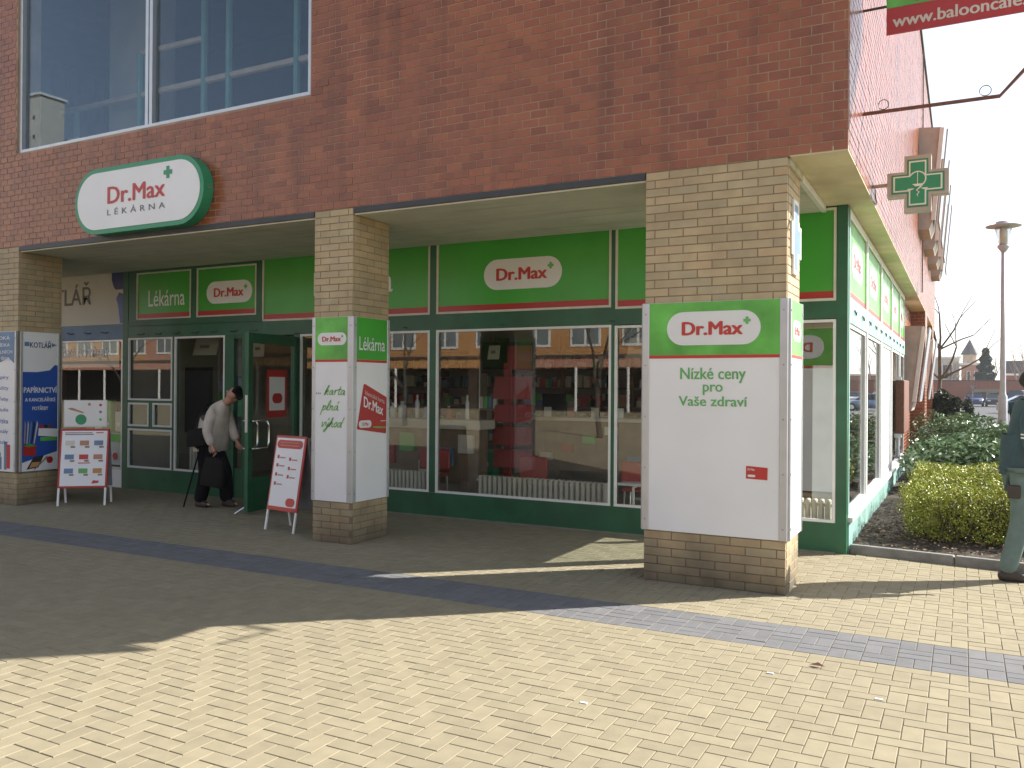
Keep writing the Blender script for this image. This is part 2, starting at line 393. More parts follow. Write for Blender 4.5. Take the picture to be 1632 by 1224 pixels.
pm = {('y', 1.): paver_mesh('paver', 2*P_, P_, 'paver_yellow'), ('y', .5): paver_mesh('paver', P_, P_, 'paver_yellow'), ('g', 1.): paver_mesh('paver', 2*P_, P_, 'paver_grey')}
def seen(p, mx=1.0):
    d = Vector(p)-CAM; z = d.dot(fw)
    return z > .1 and abs(d.dot(r2)/z) < .6033*mx and abs(d.dot(u2)/z) < .4525*mx
alls = [('y',)+p for p in ye]+[('g',)+p for p in gr]
vis = sorted([(math.hypot(p[1]-CAM.x, p[2]-CAM.y), n) for n, p in enumerate(alls) if seen((p[1], p[2], 0))])
near = set(n for _, n in vis[:300]); rest = {}
for n, (c, x, y, o, ln) in enumerate(alls):
    dz = rng.normal(0, .0006); rz = (math.pi/2 if o else 0)+rng.normal(0, .006)
    if n in near:
        ob = link('paver', pm[c, ln], pav, (x, y, dz)); ob.rotation_euler = (rng.normal(0, .0015), rng.normal(0, .0015), rz)
    else: rest.setdefault((c, ln), []).append((x, y, dz, rz, 1, 1))
for (c, ln), it in rest.items(): joined('paver', pm[c, ln], it, 'paver_yellow' if c == 'y' else 'paver_grey', pav)
# planting bed and kerb
def bump_sheet(x0, x1, y0f, y1, nx, ny, z, amp):
    mb = MB(); v = []; f = []
    for j in range(ny+1):
        for i in range(nx+1):
            x = x0+(x1-x0)*i/nx; y = y0f(x)+(y1-y0f(x))*j/ny; v.append((x, y, z+random.uniform(-amp, amp)))
    for j in range(ny):
        for i in range(nx): a = j*(nx+1)+i; f.append((a, a+1, a+nx+2, a+nx+1))
    return mb.add(v, f)
struct('soil', bump_sheet(-.25, 5, lambda x: KX(x)+.07, 26, 60, 200, .05, .022), 'soil')
kb = thing('kerb', 'pale worn concrete kerb edging the planting bed beside the shop corner', 'kerb', (-.23, KX(-.23), 0), math.atan(-.142))
for k in range(5):
    bx('kerb_stone', 'kerb_stone', kb, k*1.0+.002, k*1.0+.996, 0, .08, -.04, .09, .012)
dl = MB()
for k in range(1500):
    x = random.uniform(-.2, 4); y = random.uniform(KX(x)+.1, 4.0) if k % 3 else random.uniform(4, 14); z = .07+random.random()*.02
    a = random.random()*6.3; l = random.uniform(.012, .035); t = random.uniform(-.012, .012)
    c, s_ = math.cos(a), math.sin(a)
    dl.add([(x-l*c, y-l*s_, z), (x-.4*l*s_, y+.4*l*c, z+t), (x+l*c, y+l*s_, z), (x+.4*l*s_, y-.4*l*c, z+.008)], [(0, 1, 2, 3)])
tag(dl.build('litter', 'dead_leaf'), 'dry dead leaves and chips scattered over the dark soil', 'leaf litter', kind='stuff')
# ================================================================== THE BRICK BUILDING
bld = thing('brick_building', 'large red brick building with an open arcade and shops below', 'building')
WX0, WX1, WZ0, WZ1 = -11.10, -5.676, 5.01, 7.5
wl = MB()
for a, b, c, d in ((-18, WX0, 3.68, 9.3), (WX1, -.0045, 3.68, 9.3), (WX0, WX1, 3.68, WZ0), (WX0, WX1, WZ1, 9.3)): wl.box(a, b, .0045, .35, c, d)
wl.box(-.35, -.0045, .35, 24, 3.68, 9.3).box(-.6, -.3245, 12.06, 24, 0, 3.68)
wl.box(-.3245, -.0045, 16.0045, 17.2, 0, 3.68).box(-.3245, -.0045, 21.5045, 22.6, 0, 3.68)
wl.build('wall', 'mortar_light', bld)
RL, RH = .1735, .0815
rb = piece_mesh('brick', RL-.010, RH-.010, .03, .002, 'brick_red')
fb = bond(-14, -.0005, 3.681, 7.62, RL, RH, [(WX0-.01, WX1+.01, WZ0-.02, WZ1)])
cand = sorted([(math.hypot(math.hypot(u-CAM.x, CAM.y), z-CAM.z), n) for n, (u, z, l) in enumerate(fb) if seen((u, 0, z+.04)) and l > RL*.9])
nearb = set(n for _, n in cand[:300]); it = []
for n, (u, z, l) in enumerate(fb):
    q = (l-.010)/(RL-.010); dy = rng.normal(0, .0009)
    if n in nearb: link('brick', rb, bld, (u, dy, z+.005)).scale.x = q
    else: it.append((u, dy, z+.005, 0, q, 1))
for u, z, l in bond(.031, 24, 3.681, 9.25, RL, RH): it.append((rng.normal(0, .0009), u, z+.005, math.pi/2, (l-.010)/(RL-.010), 1))
for u, z, l in bond(12.07, 24, 0, 3.66, RL, RH): it.append((-.32, u, z+.005, math.pi/2, (l-.010)/(RL-.010), 1))
for a in (16, 21.5):
    for u, z, l in bond(-.32, 0, 0, 3.66, RL, RH): it.append((u, a, z+.005, 0, (l-.010)/(RL-.010), 1))
    for u, z, l in bond(a+.031, a+1.2, 0, 3.66, RL, RH): it.append((0, u, z+.005, math.pi/2, (l-.010)/(RL-.010), 1))
joined('brick', rb, it, 'brick_red', bld)
bx('upper_wall', 'brick_red', bld, -18, -.01, .003, .01, 7.63, 9.3)
bx('roof', 'roof_dark', bld, -18, .035, -.03, 24, 9.3, 9.42)
bx('left_wall', 'brick_red', bld, -18.2, -18, 0, 24, 0, 9.3)
bx('back_wall', 'brick_red', bld, -18.2, -.6, 24, 24.2, 0, 9.3)
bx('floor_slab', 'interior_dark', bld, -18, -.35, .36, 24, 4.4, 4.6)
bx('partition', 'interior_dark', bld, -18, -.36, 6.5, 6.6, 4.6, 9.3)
bx('soffit', 'soffit_slab', bld, -18, -.46, .05, 2.14, 3.612, 3.676)
for k in (6, 10): bx('soffit_joint', 'frame_cream', bld, -18+k*1.3, -17.992+k*1.3, .06, 2.13, 3.6095, 3.6115)
bx('corner_soffit', 'plaster_cream', bld, -.458, -.004, .004, 12.05, 3.672, 3.72)
bx('far_soffit', 'plaster_cream', bld, -.318, -.004, 12.052, 24, 3.672, 3.72)
bx('soffit_beam', 'frame_white', bld, -.50, -.459, .66, 2.13, 3.602, 3.674)
for a, b in ((-18, -12.29), (-11.022, -5.602), (-5.048, -1.724)):
    bx('steel_lintel', 'dark_steel', bld, a, b, -.004, .045, 3.618, 3.6785)
    bx('drip_trim', 'frame_cream', bld, a, b, .022, .048, 3.600, 3.616)
# upper window: frame, mullion, panes
uw = bx('upper_window', 'dark_steel', bld, WX0-.012, WX1+.012, .012, .05, WZ0-.03, WZ0-.002)
fr = MB()
for a, b, c, d in ((WX0, WX0+.07, WZ0, WZ1), (WX1-.06, WX1, WZ0, WZ1), (WX0+.07, WX1-.06, WZ0, WZ0+.05), (-8.45, -8.395, WZ0+.05, WZ1), (-8.375, -8.32, WZ0+.05, WZ1)):
    fr.box(a, b, .03, .12, c, d)
fr.build('window_frame', 'aluminium', uw)
bx('mullion', 'blue_paint', uw, -8.395, -8.375, .04, .12, WZ0+.05, WZ1)
bx('pane', 'upper_glass', uw, WX0+.07, -8.45, .085, .093, WZ0+.05, WZ1)
bx('pane', 'upper_glass', uw, -8.32, WX1-.06, .085, .093, WZ0+.05, WZ1)
# railings seen through the upper glass
rl = thing('stair_railing', 'green tube stair railing with beige handrails behind the upper window', 'railing', (-9, 1.5, 4.6))
MB().tube([(-3.3, 0, 1.6), (2.9, 0, 1.58)], .05).build('handrail', 'rail_paint', rl)
MB().tube([(-1.38, 0, 2.24), (0, 0, 2.22)], .045).build('handrail', 'rail_paint', rl)
for x, h in ((-2.9, 1.58), (-1.38, 2.22), (0, 3.4), (.5, 3.4), (1.78, 3.4)):
    MB().tube([(x, -.02, 0), (x, -.02, h)], .05).build('post', 'rail_green', rl)
bx('stair_pier', 'interior_wall', bld, -11.4, -10.35, 1.7, 2.1, 4.6, 9.2)
# pillars
yb = piece_mesh('brick', .251, .0665, .03, .002, 'brick_yellow')
def pillar(x0, x1, d, label):
    W = x1-x0; t = thing('brick_pillar', label, 'pillar', ((x0+x1)/2, d/2, 0), 0, 'yellow brick pillars of the arcade')
    bx('core', 'mortar_brown', t, -W/2+.005, W/2-.005, -d/2+.005, d/2-.005, 0, 3.677)
    it = []; n = 0
    for face, L in enumerate((W, d, W, d)):
        e = 0 if face in (0, 2) else .031
        for z0, z1, sh in ((0, .46, .13), (2.475, 3.677, .09)):
            for u, z, l in bond(-L/2+e, L/2-e, z0, z1, .26, .075, (), sh):
                q = (l-.009)/.251
                p, rz = [((u, -d/2), 0), ((W/2, u), math.pi/2), ((-u, d/2), math.pi), ((-W/2, -u), -math.pi/2)][face]
                dd = rng.normal(0, .0007)
                if face < 2 and n < 295:
                    o = link('brick', yb, t, (p[0], p[1]+dd, z+.005)); o.rotation_euler = (0, 0, rz); o.scale.x = q; n += 1
                else: it.append((p[0], p[1], z+.005, rz, q, 1))
    joined('brick', yb, it, 'brick_yellow', t); return t
pillar(-12.27, -11.027, .66, 'brick pillar with blue stationery posters at the far end of the arcade')
pillar(-5.598, -5.052, .66, 'narrow brick pillar between the two arcade openings with card poster')
pillar(-1.721, -.475, .62, 'wide brick pillar at the building corner with big pharmacy poster')
# slanted window boxes on the side wall
def hood(y, L, poly, xw, label, group):
    t = thing('slanted_window_box', label, 'window box', (xw, y, 0), 0, group)
    MB().prism(poly, 1, 0, L).build('casing', 'beige_metal', t)
    (a, b), (c, d) = poly[1], poly[2]
    MB().prism([(a-.03, b-.02), (a+.05, b-.02), (c+.05, d+.02), (c-.03, d+.02)], 1, -.03, -.002).build('front_rail', 'frame_white', t)
    MB().prism([(a+.09, b-.02), (a+.12, b-.02), (c+.12, d+.02), (c+.09, d+.02)], 1, .1, L).build('glazing', 'grey_metal', t)
    return t
up_poly = [(0, 7.16), (.42, 7.12), (.26, 5.2), (.2, 5.04), (0, 5.04)]
for k, nm in enumerate(('nearest', 'second', 'third', 'farthest')):
    hood(12.1+2.7*k, 1.35, up_poly, 0, 'beige slanted window box high on the side wall, %s in the row' % nm, 'slanted window boxes on the side wall')
lo_poly = [(0, 3.12), (.39, 3.11), (.20, 1.45), (.16, 1.27), (0, 1.27)]
hood(13, 1.3, lo_poly, -.319, 'large beige slanted window box low on the side wall beside shop window', 'slanted window boxes on the side wall')
hood(18.5, 1.3, lo_poly, -.319, 'second low slanted window box, beyond the projecting brick pier', 'slanted window boxes on the side wall')
tag(MB().tube([(.02, 13.6, 9.4), (.02, 13.6, 7), (.02, 13.6, 3.9)], .012, 6).build('cable', 'dark_steel'), 'thin dark cable running down the sunlit side wall', 'cable')
# ================================================================== THE SHOP FRONT
D = 2.162
sf = thing('shopfront', 'dark green pharmacy shopfront with light green fascia under the arcade', 'shopfront', (-6, D, 0))
def sb(name, mt, x0, x1, y0, y1, z0, z1, par=sf, c=0.): return bx(name, mt, par, x0+6, x1+6, y0, y1, z0, z1, c)
def bead(par, x0, x1, z0, z1, y, t=.028, mt='frame_cream'):
    mb = MB().box(x0+6, x1+6, y, y+.03, z1-t, z1).box(x0+6, x1+6, y, y+.03, z0, z0+t)
    mb.box(x0+6, x0+6+t, y, y+.03, z0+t, z1-t).box(x1+6-t, x1+6, y, y+.03, z0+t, z1-t)
    return mb.build('bead', mt, par)
def fascia(x0, x1, z0, z1, bt=.028):
    p = sb('fascia_panel', 'green_print', x0+.02, x1-.02, .012, .04, z0+.02, z1-.02)
    bead(p, x0, x1, z0, z1, -.006, bt)
    MB().sheet(rect(x0+6+bt, x1+6-bt, z0+bt, z0+bt+.075), .0085).build('red_stripe', 'red_print', p)
    return p
def window(x0, x1, z0, z1, par=None):
    p = bead(par or sf, x0, x1, z0, z1, -.006, .03, 'frame_white'); p.name = 'window_frame'
    sb('pane', 'window_glass', x0+.02, x1-.02, .03, .037, z0+.02, z1-.02, p); return p
GP = 'green_paint'
sb('head_beam', 'interior_dark', -11.62, -.244, .02, .12, 3.67, 3.705)
sb('corner_post', GP, -.352, -.244, -.012, .1, 0, 3.67)
sb('left_post', GP, -11.62, -11.49, -.01, .1, 0, 3.67)
for a, b in ((-5.478, -5.372), (-2.892, -2.838)): sb('post', GP, a, b, .0, .09, .32, 3.67)
sb('post', GP, -8.612, -8.495, 0, .09, 2.50, 3.67); sb('post', GP, -10.02, -9.885, .004, .09, 2.78, 3.67)
sb('post', GP, -10.43, -10.378, 0, .09, .35, 2.5); sb('post', GP, -9.262, -9.07, 0, .09, 0, 2.5)
sb('post', GP, -8.90, -8.80, -.004, .09, 0, 2.5); sb('post', GP, -7.86, -7.74, -.004, .09, 0, 2.5); sb('post', GP, -6.62, -6.55, 0, .09, .32, 2.48)
sb('header', GP, -11.49, -8.495, -.002, .09, 3.575, 3.668); sb('header', GP, -11.49, -11.29, -.001, .09, 2.8, 3.574)
sb('transom', GP, -8.495, -.352, -.004, .09, 2.482, 2.688)
sb('transom', GP, -11.49, -8.4955, -.006, .09, 2.502, 2.798)
sb('transom_ledge', GP, -11.49, -8.4955, -.03, -.007, 2.70, 2.73)
for k in range(7): MB().tube([(-11.2+6+k*.42, -.05, 2.56), (-11.2+6+k*.42+.05, -.02, 2.55), (-11.2+6+k*.42+.11, -.008, 2.575)], .007, 5).build('hook', 'dark_steel', sf)
for k in range(4): MB().tube([(-5.9+6+k*1.5, -.03, 2.53), (-5.9+6+k*1.5+.06, -.012, 2.525)], .006, 5).build('hook', 'dark_steel', sf)
sb('kick_panel', GP, -7.74, -.352, -.008, .12, .012, .318)
sb('kick_panel', GP, -11.49, -9.262, -.02, .12, .0, .348)
sb('plinth', 'kerb_stone', -7.74, -.352, -.014, .11, -.01, .011)
pA = fascia(-11.293, -10.02, 2.80, 3.575, .022); text(pA, 'Lékárna', -11.02+6, -10.17+6, 3.01, 3.275, .0105, 'white_print', .004)
pB = fascia(-9.885, -8.615, 2.80, 3.575, .022); logo(pB, -9.68+6, -8.71+6, 3.0, 3.345, .0095)
pC = fascia(-8.49, -5.48, 2.692, 3.668); text(pC, 'Lékárna', -7.5+6, -6.1+6, 3.03, 3.37, .0105, 'white_print', .004)
pE = fascia(-5.375, -2.892, 2.692, 3.668); logo(pE, -4.655+6, -3.545+6, 2.975, 3.365, .0095)
fascia(-2.838, -.357, 2.668, 3.655)
window(-5.375, -2.888, .318, 2.482); window(-2.843, -.357, .318, 2.47); window(-6.55, -5.478, .318, 2.482); window(-7.74, -6.62, .318, 2.482)
window(-11.486, -10.43, 1.47, 2.502); window(-11.486, -10.98, 1.04, 1.43); window(-10.885, -10.43, 1.04, 1.43); window(-11.486, -10.43, .35, 1.0)
window(-10.378, -9.262, .35, 2.502)
sb('rail', GP, -11.49, -10.43, 0, .08, 1.43, 1.47); sb('rail', GP, -11.49, -10.43, 0, .08, 1.0, 1.04); sb('rail', GP, -10.98, -10.885, 0.002, .08, 1.04, 1.43)
p = sb('side_light', GP, -9.07, -8.90, .02, .08, 0, .45); sb('pane', 'window_glass', -9.07, -8.90, .03, .037, .45, 2.45, p); sb('bead', GP, -9.07, -8.90, .01, .07, 2.45, 2.5, p)
sb('door_closer', 'grey_metal', -8.3, -7.95, -.06, -.01, 2.36, 2.42, c=.008)
# open door leaf
dr = thing('glass_door', 'green framed glass door standing wide open into the arcade', 'door', (-7.80, D-.02, 0), math.atan2(-1.17, .19))
LW = 1.17
for n_, a, b, c, d in (('stile', 0, .09, .03, 2.44), ('stile', LW-.10, LW, .03, 2.44), ('rail', .09, LW-.10, 2.30, 2.44), ('rail', .09, LW-.10, .03, .48)):
    bx(n_, GP, dr, a, b, -.03, .03, c, d, .004)
bx('pane', 'window_glass', dr, .09, LW-.10, -.004, .004, .48, 2.30)
for s_ in (-1, 1):
    MB().tube([(LW-.05, s_*.03, 1.25), (LW-.05, s_*.09, 1.25), (LW-.35, s_*.09, 1.25)], .013, 8).tube([(LW-.05, s_*.03, .88), (LW-.05, s_*.09, .88), (LW-.35, s_*.09, .88), (LW-.38, s_*.09, .95), (LW-.38, s_*.09, 1.18), (LW-.35, s_*.09, 1.25)], .013, 8).build('handle', 'chrome', dr, True)
MB().tube([(LW-.1, -.035, .12), (LW+.02, -.16, .01)], .012, 6).build('door_stay', 'chrome', dr)
bx('push_plate', 'aluminium', dr, LW-.012, LW+.003, -.02, .02, 1.1, 1.6)
po = bx('poster', 'red_print', dr, .25, .72, .006, .009, 1.28, 1.95)
bx('sheet', 'white_print', po, .30, .67, .0095, .011, 1.38, 1.85); MB().add([(x, .0125, z) for x, z in pill(.36, .6, 1.48, 1.62)], [tuple(range(22))]).build('red_spot', 'red_print', po)
for q in kids(po): pass
# neighbour's shop unit (stationery)
ks = thing('stationery_shopfront', 'stationery shop window with pale fascia and blue band left of the pharmacy', 'shopfront', (-13.2, D, 0))
def kb_(name, mt, x0, x1, y0, y1, z0, z1, par=ks): return bx(name, mt, par, x0+13.2, x1+13.2, y0, y1, z0, z1)
kp = kb_('fascia_panel', 'kotlar_white', -17, -11.625, .0, .05, 2.745, 3.66)
text(kp, 'KOTLÁŘ', -14.05+13.2, -12.45+13.2, 3.10, 3.50, -.003, 'letter_grey', .02)
MB().sheet([(1.28, 3.655), (1.28, 3.5), (1.33, 3.38), (1.38, 3.33), (1.57, 3.33), (1.57, 3.655)], -.003).build('print_blot', 'navy_print', kp)
MB().sheet([(1.40, 3.18), (1.45, 3.05), (1.5, 2.76), (1.57, 2.76), (1.57, 3.25), (1.47, 3.28)], -.003).build('print_blot', 'blue_print', kp).hide_render = False
kb_('band', 'blue_paint', -17, -11.625, -.004, .05, 2.49, 2.742)
for k in range(4): MB().tube([(-.3+k*.45, -.03, 2.62), (-.22+k*.45, -.012, 2.6), (-.14+k*.45, -.02, 2.61)], .008, 5).build('hook', 'dark_steel', ks)
kw = kb_('window_frame', 'aluminium', -11.66, -11.625, -.004, .04, .3, 2.485); kb_('bead', 'aluminium', -17, -11.66, -.004, .04, 2.455, 2.485, kw); kb_('bead', 'aluminium', -17, -11.66, -.004, .04, .30, .335, kw)
kb_('pane', 'window_glass', -17, -11.66, .02, .027, .335, 2.455, kw)
wp = kb_('window_film', 'kotlar_white', -17, -11.76, .028, .032, 2.02, 2.452); text(wp, 'KANCELÁŘSKÉ POTŘEBY', -14.2+13.2, -12.0+13.2, 2.19, 2.38, .0165, 'white_print', .02)
wq = kb_('window_poster', 'white_print', -12.35, -11.68, .03, .034, .37, .9)
MB().sheet(rect(-11.98+13.2, -11.69+13.2, .76, .89), .0165).build('print_blot', 'green_bright', wq); MB().sheet(disc(-11.83+13.2, .52, .06), .0165).build('print_blot', 'red_print', wq)
kb_('kick_panel', 'white_print', -17, -11.625, 0, .1, .0, .298)
# side of the shop, along the planting bed
ss = thing('side_shopfront', 'sunlit side of the pharmacy with bright fascia panels above tall windows', 'shopfront', (-.244, 2.175, 0), math.pi/2)
def sd(name, mt, a, b, y0, y1, z0, z1, par=ss): return bx(name, mt, par, a-2.175, b-2.175, y0, y1, z0, z1)
sd('corner_post', 'teal_paint', 2.262, 2.33, -.006, .09, .37, 3.66)
sd('kick_panel', 'teal_paint', 2.262, 12.05, -.012, .1, -.02, .32); sd('sill', 'frame_white', 2.262, 12.05, -.05, .05, .322, .372)
sd('transom', 'teal_paint', 2.33, 12.0, -.004, .09, 2.445, 2.69); sd('head', 'frame_white', 2.33, 12.0, -.003, .09, 3.60, 3.665)
bays = ((2.33, 4.16), (4.24, 6.30), (6.38, 8.42), (8.50, 10.5), (10.58, 12.0))
for k, (a, b) in enumerate(bays):
    if k: sd('post', 'frame_white', bays[k-1][1], a, -.008, .09, .372, 3.60)
    p = sd('fascia_panel', 'green_bright', a+.03, b-.03, .02, .04, 2.72, 3.57)
    for q in ((a, b, 3.57, 3.6), (a, b, 2.69, 2.72)): sd('bead', 'frame_white', q[0], q[1], 0, .03, q[2], q[3], p)
    sd('bead', 'frame_white', a, a+.03, 0, .03, 2.72, 3.57, p); sd('bead', 'frame_white', b-.03, b, 0, .03, 2.72, 3.57, p)
    MB().sheet(rect(a+.03-2.175, b-.03-2.175, 2.72, 2.80), .0165).build('red_stripe', 'red_print', p)
    logo(p, (a+b)/2-.55-2.175, (a+b)/2+.55-2.175, 2.98, 3.38, .0165)
    wf = sd('window_frame', 'frame_white', a, b, .01, .05, .372, .42)
    for q in ((a, b, 2.40, 2.445), ): sd('bead', 'frame_white', q[0], q[1], .01, .05, q[2], q[3], wf)
    sd('bead', 'frame_white', a, a+.05, .01, .05, .42, 2.40, wf); sd('bead', 'frame_white', b-.05, b, .01, .05, .42, 2.40, wf)
    sd('pane', 'white_print' if k == 2 else 'window_glass', a+.05, b-.05, .03, .037, .42, 2.40, wf)
for k in range(11): MB().tube([(.5+k*.85, -.015, 2.60), (.5+k*.85+.15, -.02, 2.56), (.5+k*.85+.22, -.02, 2.60)], .008, 5).build('hook', 'dark_steel', ss)
nb = thing('notice_case', 'dark flat notice case fixed to the sunlit side windows', 'notice case', (-.25, 9.2, .85), math.pi/2)
bx('box', 'rust_metal', nb, 0, 1.5, -.16, -.01, .1, 1.05, .01); bx('bracket', 'frame_white', nb, -.03, .03, -.12, 0, 1.05, 1.11); bx('bracket', 'frame_white', nb, -.03, .03, -.12, 0, .03, .1)
# ================================================================== SIGNS AND POSTERS
def shear_z(o, k, x0):
    for v in o.data.vertices: v.co.z += k*(v.co.x-x0)
STROKES = {
 'k': (.8, [[(0, 0), (.1, 1), (.35, 2), (.45, 1.7), (.2, .9), (.1, 0)], [(.1, .5), (.45, 1), (.6, .85), (.3, .55), (.55, .05), (.75, .1)]]),
 'a': (.85, [[(.55, .85), (.3, 1), (.05, .6), (.05, .2), (.25, 0), (.5, .4), (.6, .95), (.55, .2), (.7, 0), (.85, .15)]]),
 'r': (.6, [[(0, .8), (.15, 1), (.15, 0)], [(.15, .6), (.35, 1), (.58, .9)]]),
 't': (.6, [[(.3, 1.7), (.2, .3), (.35, 0), (.55, .2)], [(0, 1.05), (.6, 1.1)]]),
 'p': (.72, [[(0, .9), (.15, 1), (.0, -.9)], [(.1, .4), (.35, 1), (.6, .8), (.5, .2), (.25, 0), (.1, .15)]]),
 'l': (.5, [[(0, .1), (.35, 1.2), (.4, 1.9), (.25, 2), (.12, 1.3), (.12, .2), (.3, 0), (.45, .15)]]),
 'n': (.78, [[(0, .9), (.12, 1), (.1, 0)], [(.1, .5), (.35, 1), (.5, .8), (.45, .2), (.6, 0), (.75, .15)]]),
 'v': (.72, [[(0, .9), (.15, 1), (.2, .2), (.3, 0), (.5, .5), (.55, 1), (.7, .85)]]),
 'y': (.75, [[(0, .9), (.12, .95), (.12, .3), (.3, .1), (.5, .6)], [(.6, 1), (.45, -.4), (.2, -1), (0, -.8), (.3, -.2), (.75, .2)]]),
 'h': (.78, [[(0, .1), (.3, 1.3), (.3, 2), (.15, 1.6), (.05, 0)], [(.08, .4), (.35, 1), (.5, .75), (.45, .15), (.6, 0), (.75, .15)]]),
 'o': (.62, [[(.4, 1), (.1, .8), (.05, .2), (.3, 0), (.55, .4), (.45, .95), (.4, 1)]]),
 'd': (.9, [[(.55, .85), (.3, 1), (.05, .6), (.05, .2), (.25, 0), (.5, .4), (.6, .9)], [(.8, 2), (.6, .2), (.7, 0), (.85, .1)]]),
 '´': (0, [[(-.5, 1.35), (-.3, 1.8)]]), '.': (.3, [[(.05, 0), (.15, .02)]])}
def script(parent, body, x0, x1, zb, h, y, mt):
    pts = []; cx = 0
    for ch in body:
        w_, st = STROKES[ch]
        for s_ in st: pts.append([(cx+a+.28*b, b) for a, b in s_])
        cx += w_
    k = (x1-x0)/cx; mb = MB()
    for s_ in pts:
        for _ in range(2):
            q = [s_[0]]
            for a, b in zip(s_, s_[1:]): q += [(.75*a[0]+.25*b[0], .75*a[1]+.25*b[1]), (.25*a[0]+.75*b[0], .25*a[1]+.75*b[1])]
            s_ = q+[s_[-1]]
        P = [Vector((x0+a*k, zb+b*h)) for a, b in s_]; L_, R_ = [], []
        for i, p in enumerate(P):
            d = (P[min(i+1, len(P)-1)]-P[max(i-1, 0)]); d = d.normalized() if d.length else Vector((1, 0)); nn = Vector((-d.y, d.x))*h*.11
            L_.append((p.x+nn.x, y, p.y+nn.y)); R_.append((p.x-nn.x, y, p.y-nn.y))
        n = len(P); mb.add(L_+R_, [(i, i+1, n+i+1, n+i) for i in range(n-1)])
    return mb.build('handwriting', mt, parent)
def panel(label, loc, rz, xa, xb, ra, rb_, z0=.455, z1=2.492, gs=2.0, green='green_bright', cat='poster'):
    """poster board clamped between two aluminium rails; local x along the face, facing -y"""
    t = thing('poster_board', label, cat, loc, rz, 'poster boards on the arcade pillars')
    bx('backing', 'poster_white', t, xa+ra-.004, xb-rb_+.004, -.024, -.004, z0+.004, z1-.004)
    for a, b in ((xa, xa+ra), (xb-rb_, xb)):
        r = bx('rail', 'aluminium', t, a, b, -.032, -.001, z0, z1, .004)
        for z in np.linspace(z0+.1, z1-.1, 5): MB().tube([((a+b)/2, -.032, z), ((a+b)/2, -.037, z)], .008, 8).build('screw', 'grey_metal', r)
    if green:
        MB().sheet(rect(xa+ra, xb-rb_, gs+.022, z1-.006), -.027).build('green_field', green, t)
        MB().sheet(rect(xa+ra, xb-rb_, gs-.006, gs+.021), -.027).build('red_stripe', 'red_letter', t)
    return t
t = panel('big poster board with green header and slogan on the wide corner pillar', (-1.098, 0, 0), 0, -.635, .635, .065, .066)
logo(t, -.406, .413, 2.108, 2.402, -.030)
text(t, 'Nízké ceny', -.284, .290, 1.777, 1.912, -.027, 'green_letter', .02)
text(t, 'pro', -.081, .093, 1.672, 1.764, -.027, 'green_letter', .02)
text(t, 'Vaše zdraví', -.297, .305, 1.575, 1.662, -.027, 'green_letter', .02)
MB().sheet([(.296, .965), (.474, .959), (.476, 1.063), (.296, 1.073)], -.027).build('card_print', 'red_letter', t)
MB().sheet(pill(.31, .375, .98, 1.0, 6), -.0295).build('card_mark', 'pill_white', t); text(t, 'Dr.Max', .31, .37, 1.035, 1.055, -.0285, 'white_print', .02)
t = panel('poster board edge-on in full sun on the outer side of the corner pillar', (-.475, .31, 0), math.pi/2, -.30, .30, .03, .03)
logo(t, -.2, .2, 2.14, 2.32, -.030)
t = panel('poster board on the back of the corner pillar facing the shop window', (-1.098, .62, 0), math.pi, -.62, .62, .06, .06); logo(t, -.406, .413, 2.108, 2.402, -.030)
t = panel('poster board on the inner left side of the corner pillar', (-1.721, .31, 0), -math.pi/2, -.30, .30, .05, .05)
text(t, 'Lékárna', -.22, .22, 2.15, 2.3, -.029, 'white_print', .004)
pl = bx('cross_plaque', 'blue_print', None, 0, 0, 0, 0, 0, 0); bpy.data.objects.remove(pl)
pq = thing('cross_plaque', 'pale blue stepped plaque high on the sunny side of the corner pillar', 'plaque', (-.474, .31, 0), math.pi/2)
MB().sheet([(-.12, 2.72), (.1, 2.72), (.1, 2.88), (.24, 2.88), (.24, 3.16), (.1, 3.16), (.1, 3.36), (-.12, 3.36), (-.12, 3.16), (-.2, 3.16), (-.2, 2.88), (-.12, 2.88)], -.02, .018).build('plate', 'frost', pq)
MB().sheet([(-.08, 2.76), (.06, 2.76), (.06, 2.92), (.2, 2.92), (.2, 3.12), (.06, 3.12), (.06, 3.32), (-.08, 3.32)], -.023).build('face', 'blue_paint', pq)
t = panel('narrow poster board with handwritten green slogan on the middle pillar', (-5.305, 0, 0), 0, -.29, .29, .045, .08, green='green_bright')
logo(t, -.21, .193, 2.178, 2.316, -.030)
script(t, '...', -.23, -.155, 1.645, .08, -.027, 'letter_black'); script(t, 'karta', -.115, .175, 1.63, .056, -.027, 'leaf_script')
script(t, 'plna´', -.15, .085, 1.46, .056, -.027, 'leaf_script'); script(t, 'vy´hod', -.165, .135, 1.275, .056, -.027, 'leaf_script')
t = panel('poster board with a slanted red loyalty card on the middle pillar', (-5.052, .31, 0), math.pi/2, -.325, .335, .055, .05, green='green_print')
text(t, 'Lékárna', -.225, .24, 2.125, 2.275, -.029, 'white_print', .004)
MB().sheet([(-.254, 1.27), (-.245, 1.255), (.27, 1.188), (.277, 1.20), (.282, 1.595), (.277, 1.606), (-.12, 1.755), (-.135, 1.75), (-.145, 1.73)], -.027).build('card_print', 'red_print', t)
for body, a, b, c, d, mm, bo in (('Dr.Max', -.14, .215, 1.50, 1.62, 'white_print', .03), ('klientská karta', -.115, .24, 1.635, 1.685, 'kotlar_white', 0.)): shear_z(text(t, body, a, b, c, d, -.029, mm, bo), -.30, a)
MB().sheet(pill(-.225, .0, 1.268, 1.35), -.0295).build('card_mark', 'pill_white', t); text(t, 'Dr.Max', -.165, -.055, 1.29, 1.33, -.0325, 'red_letter', .02)
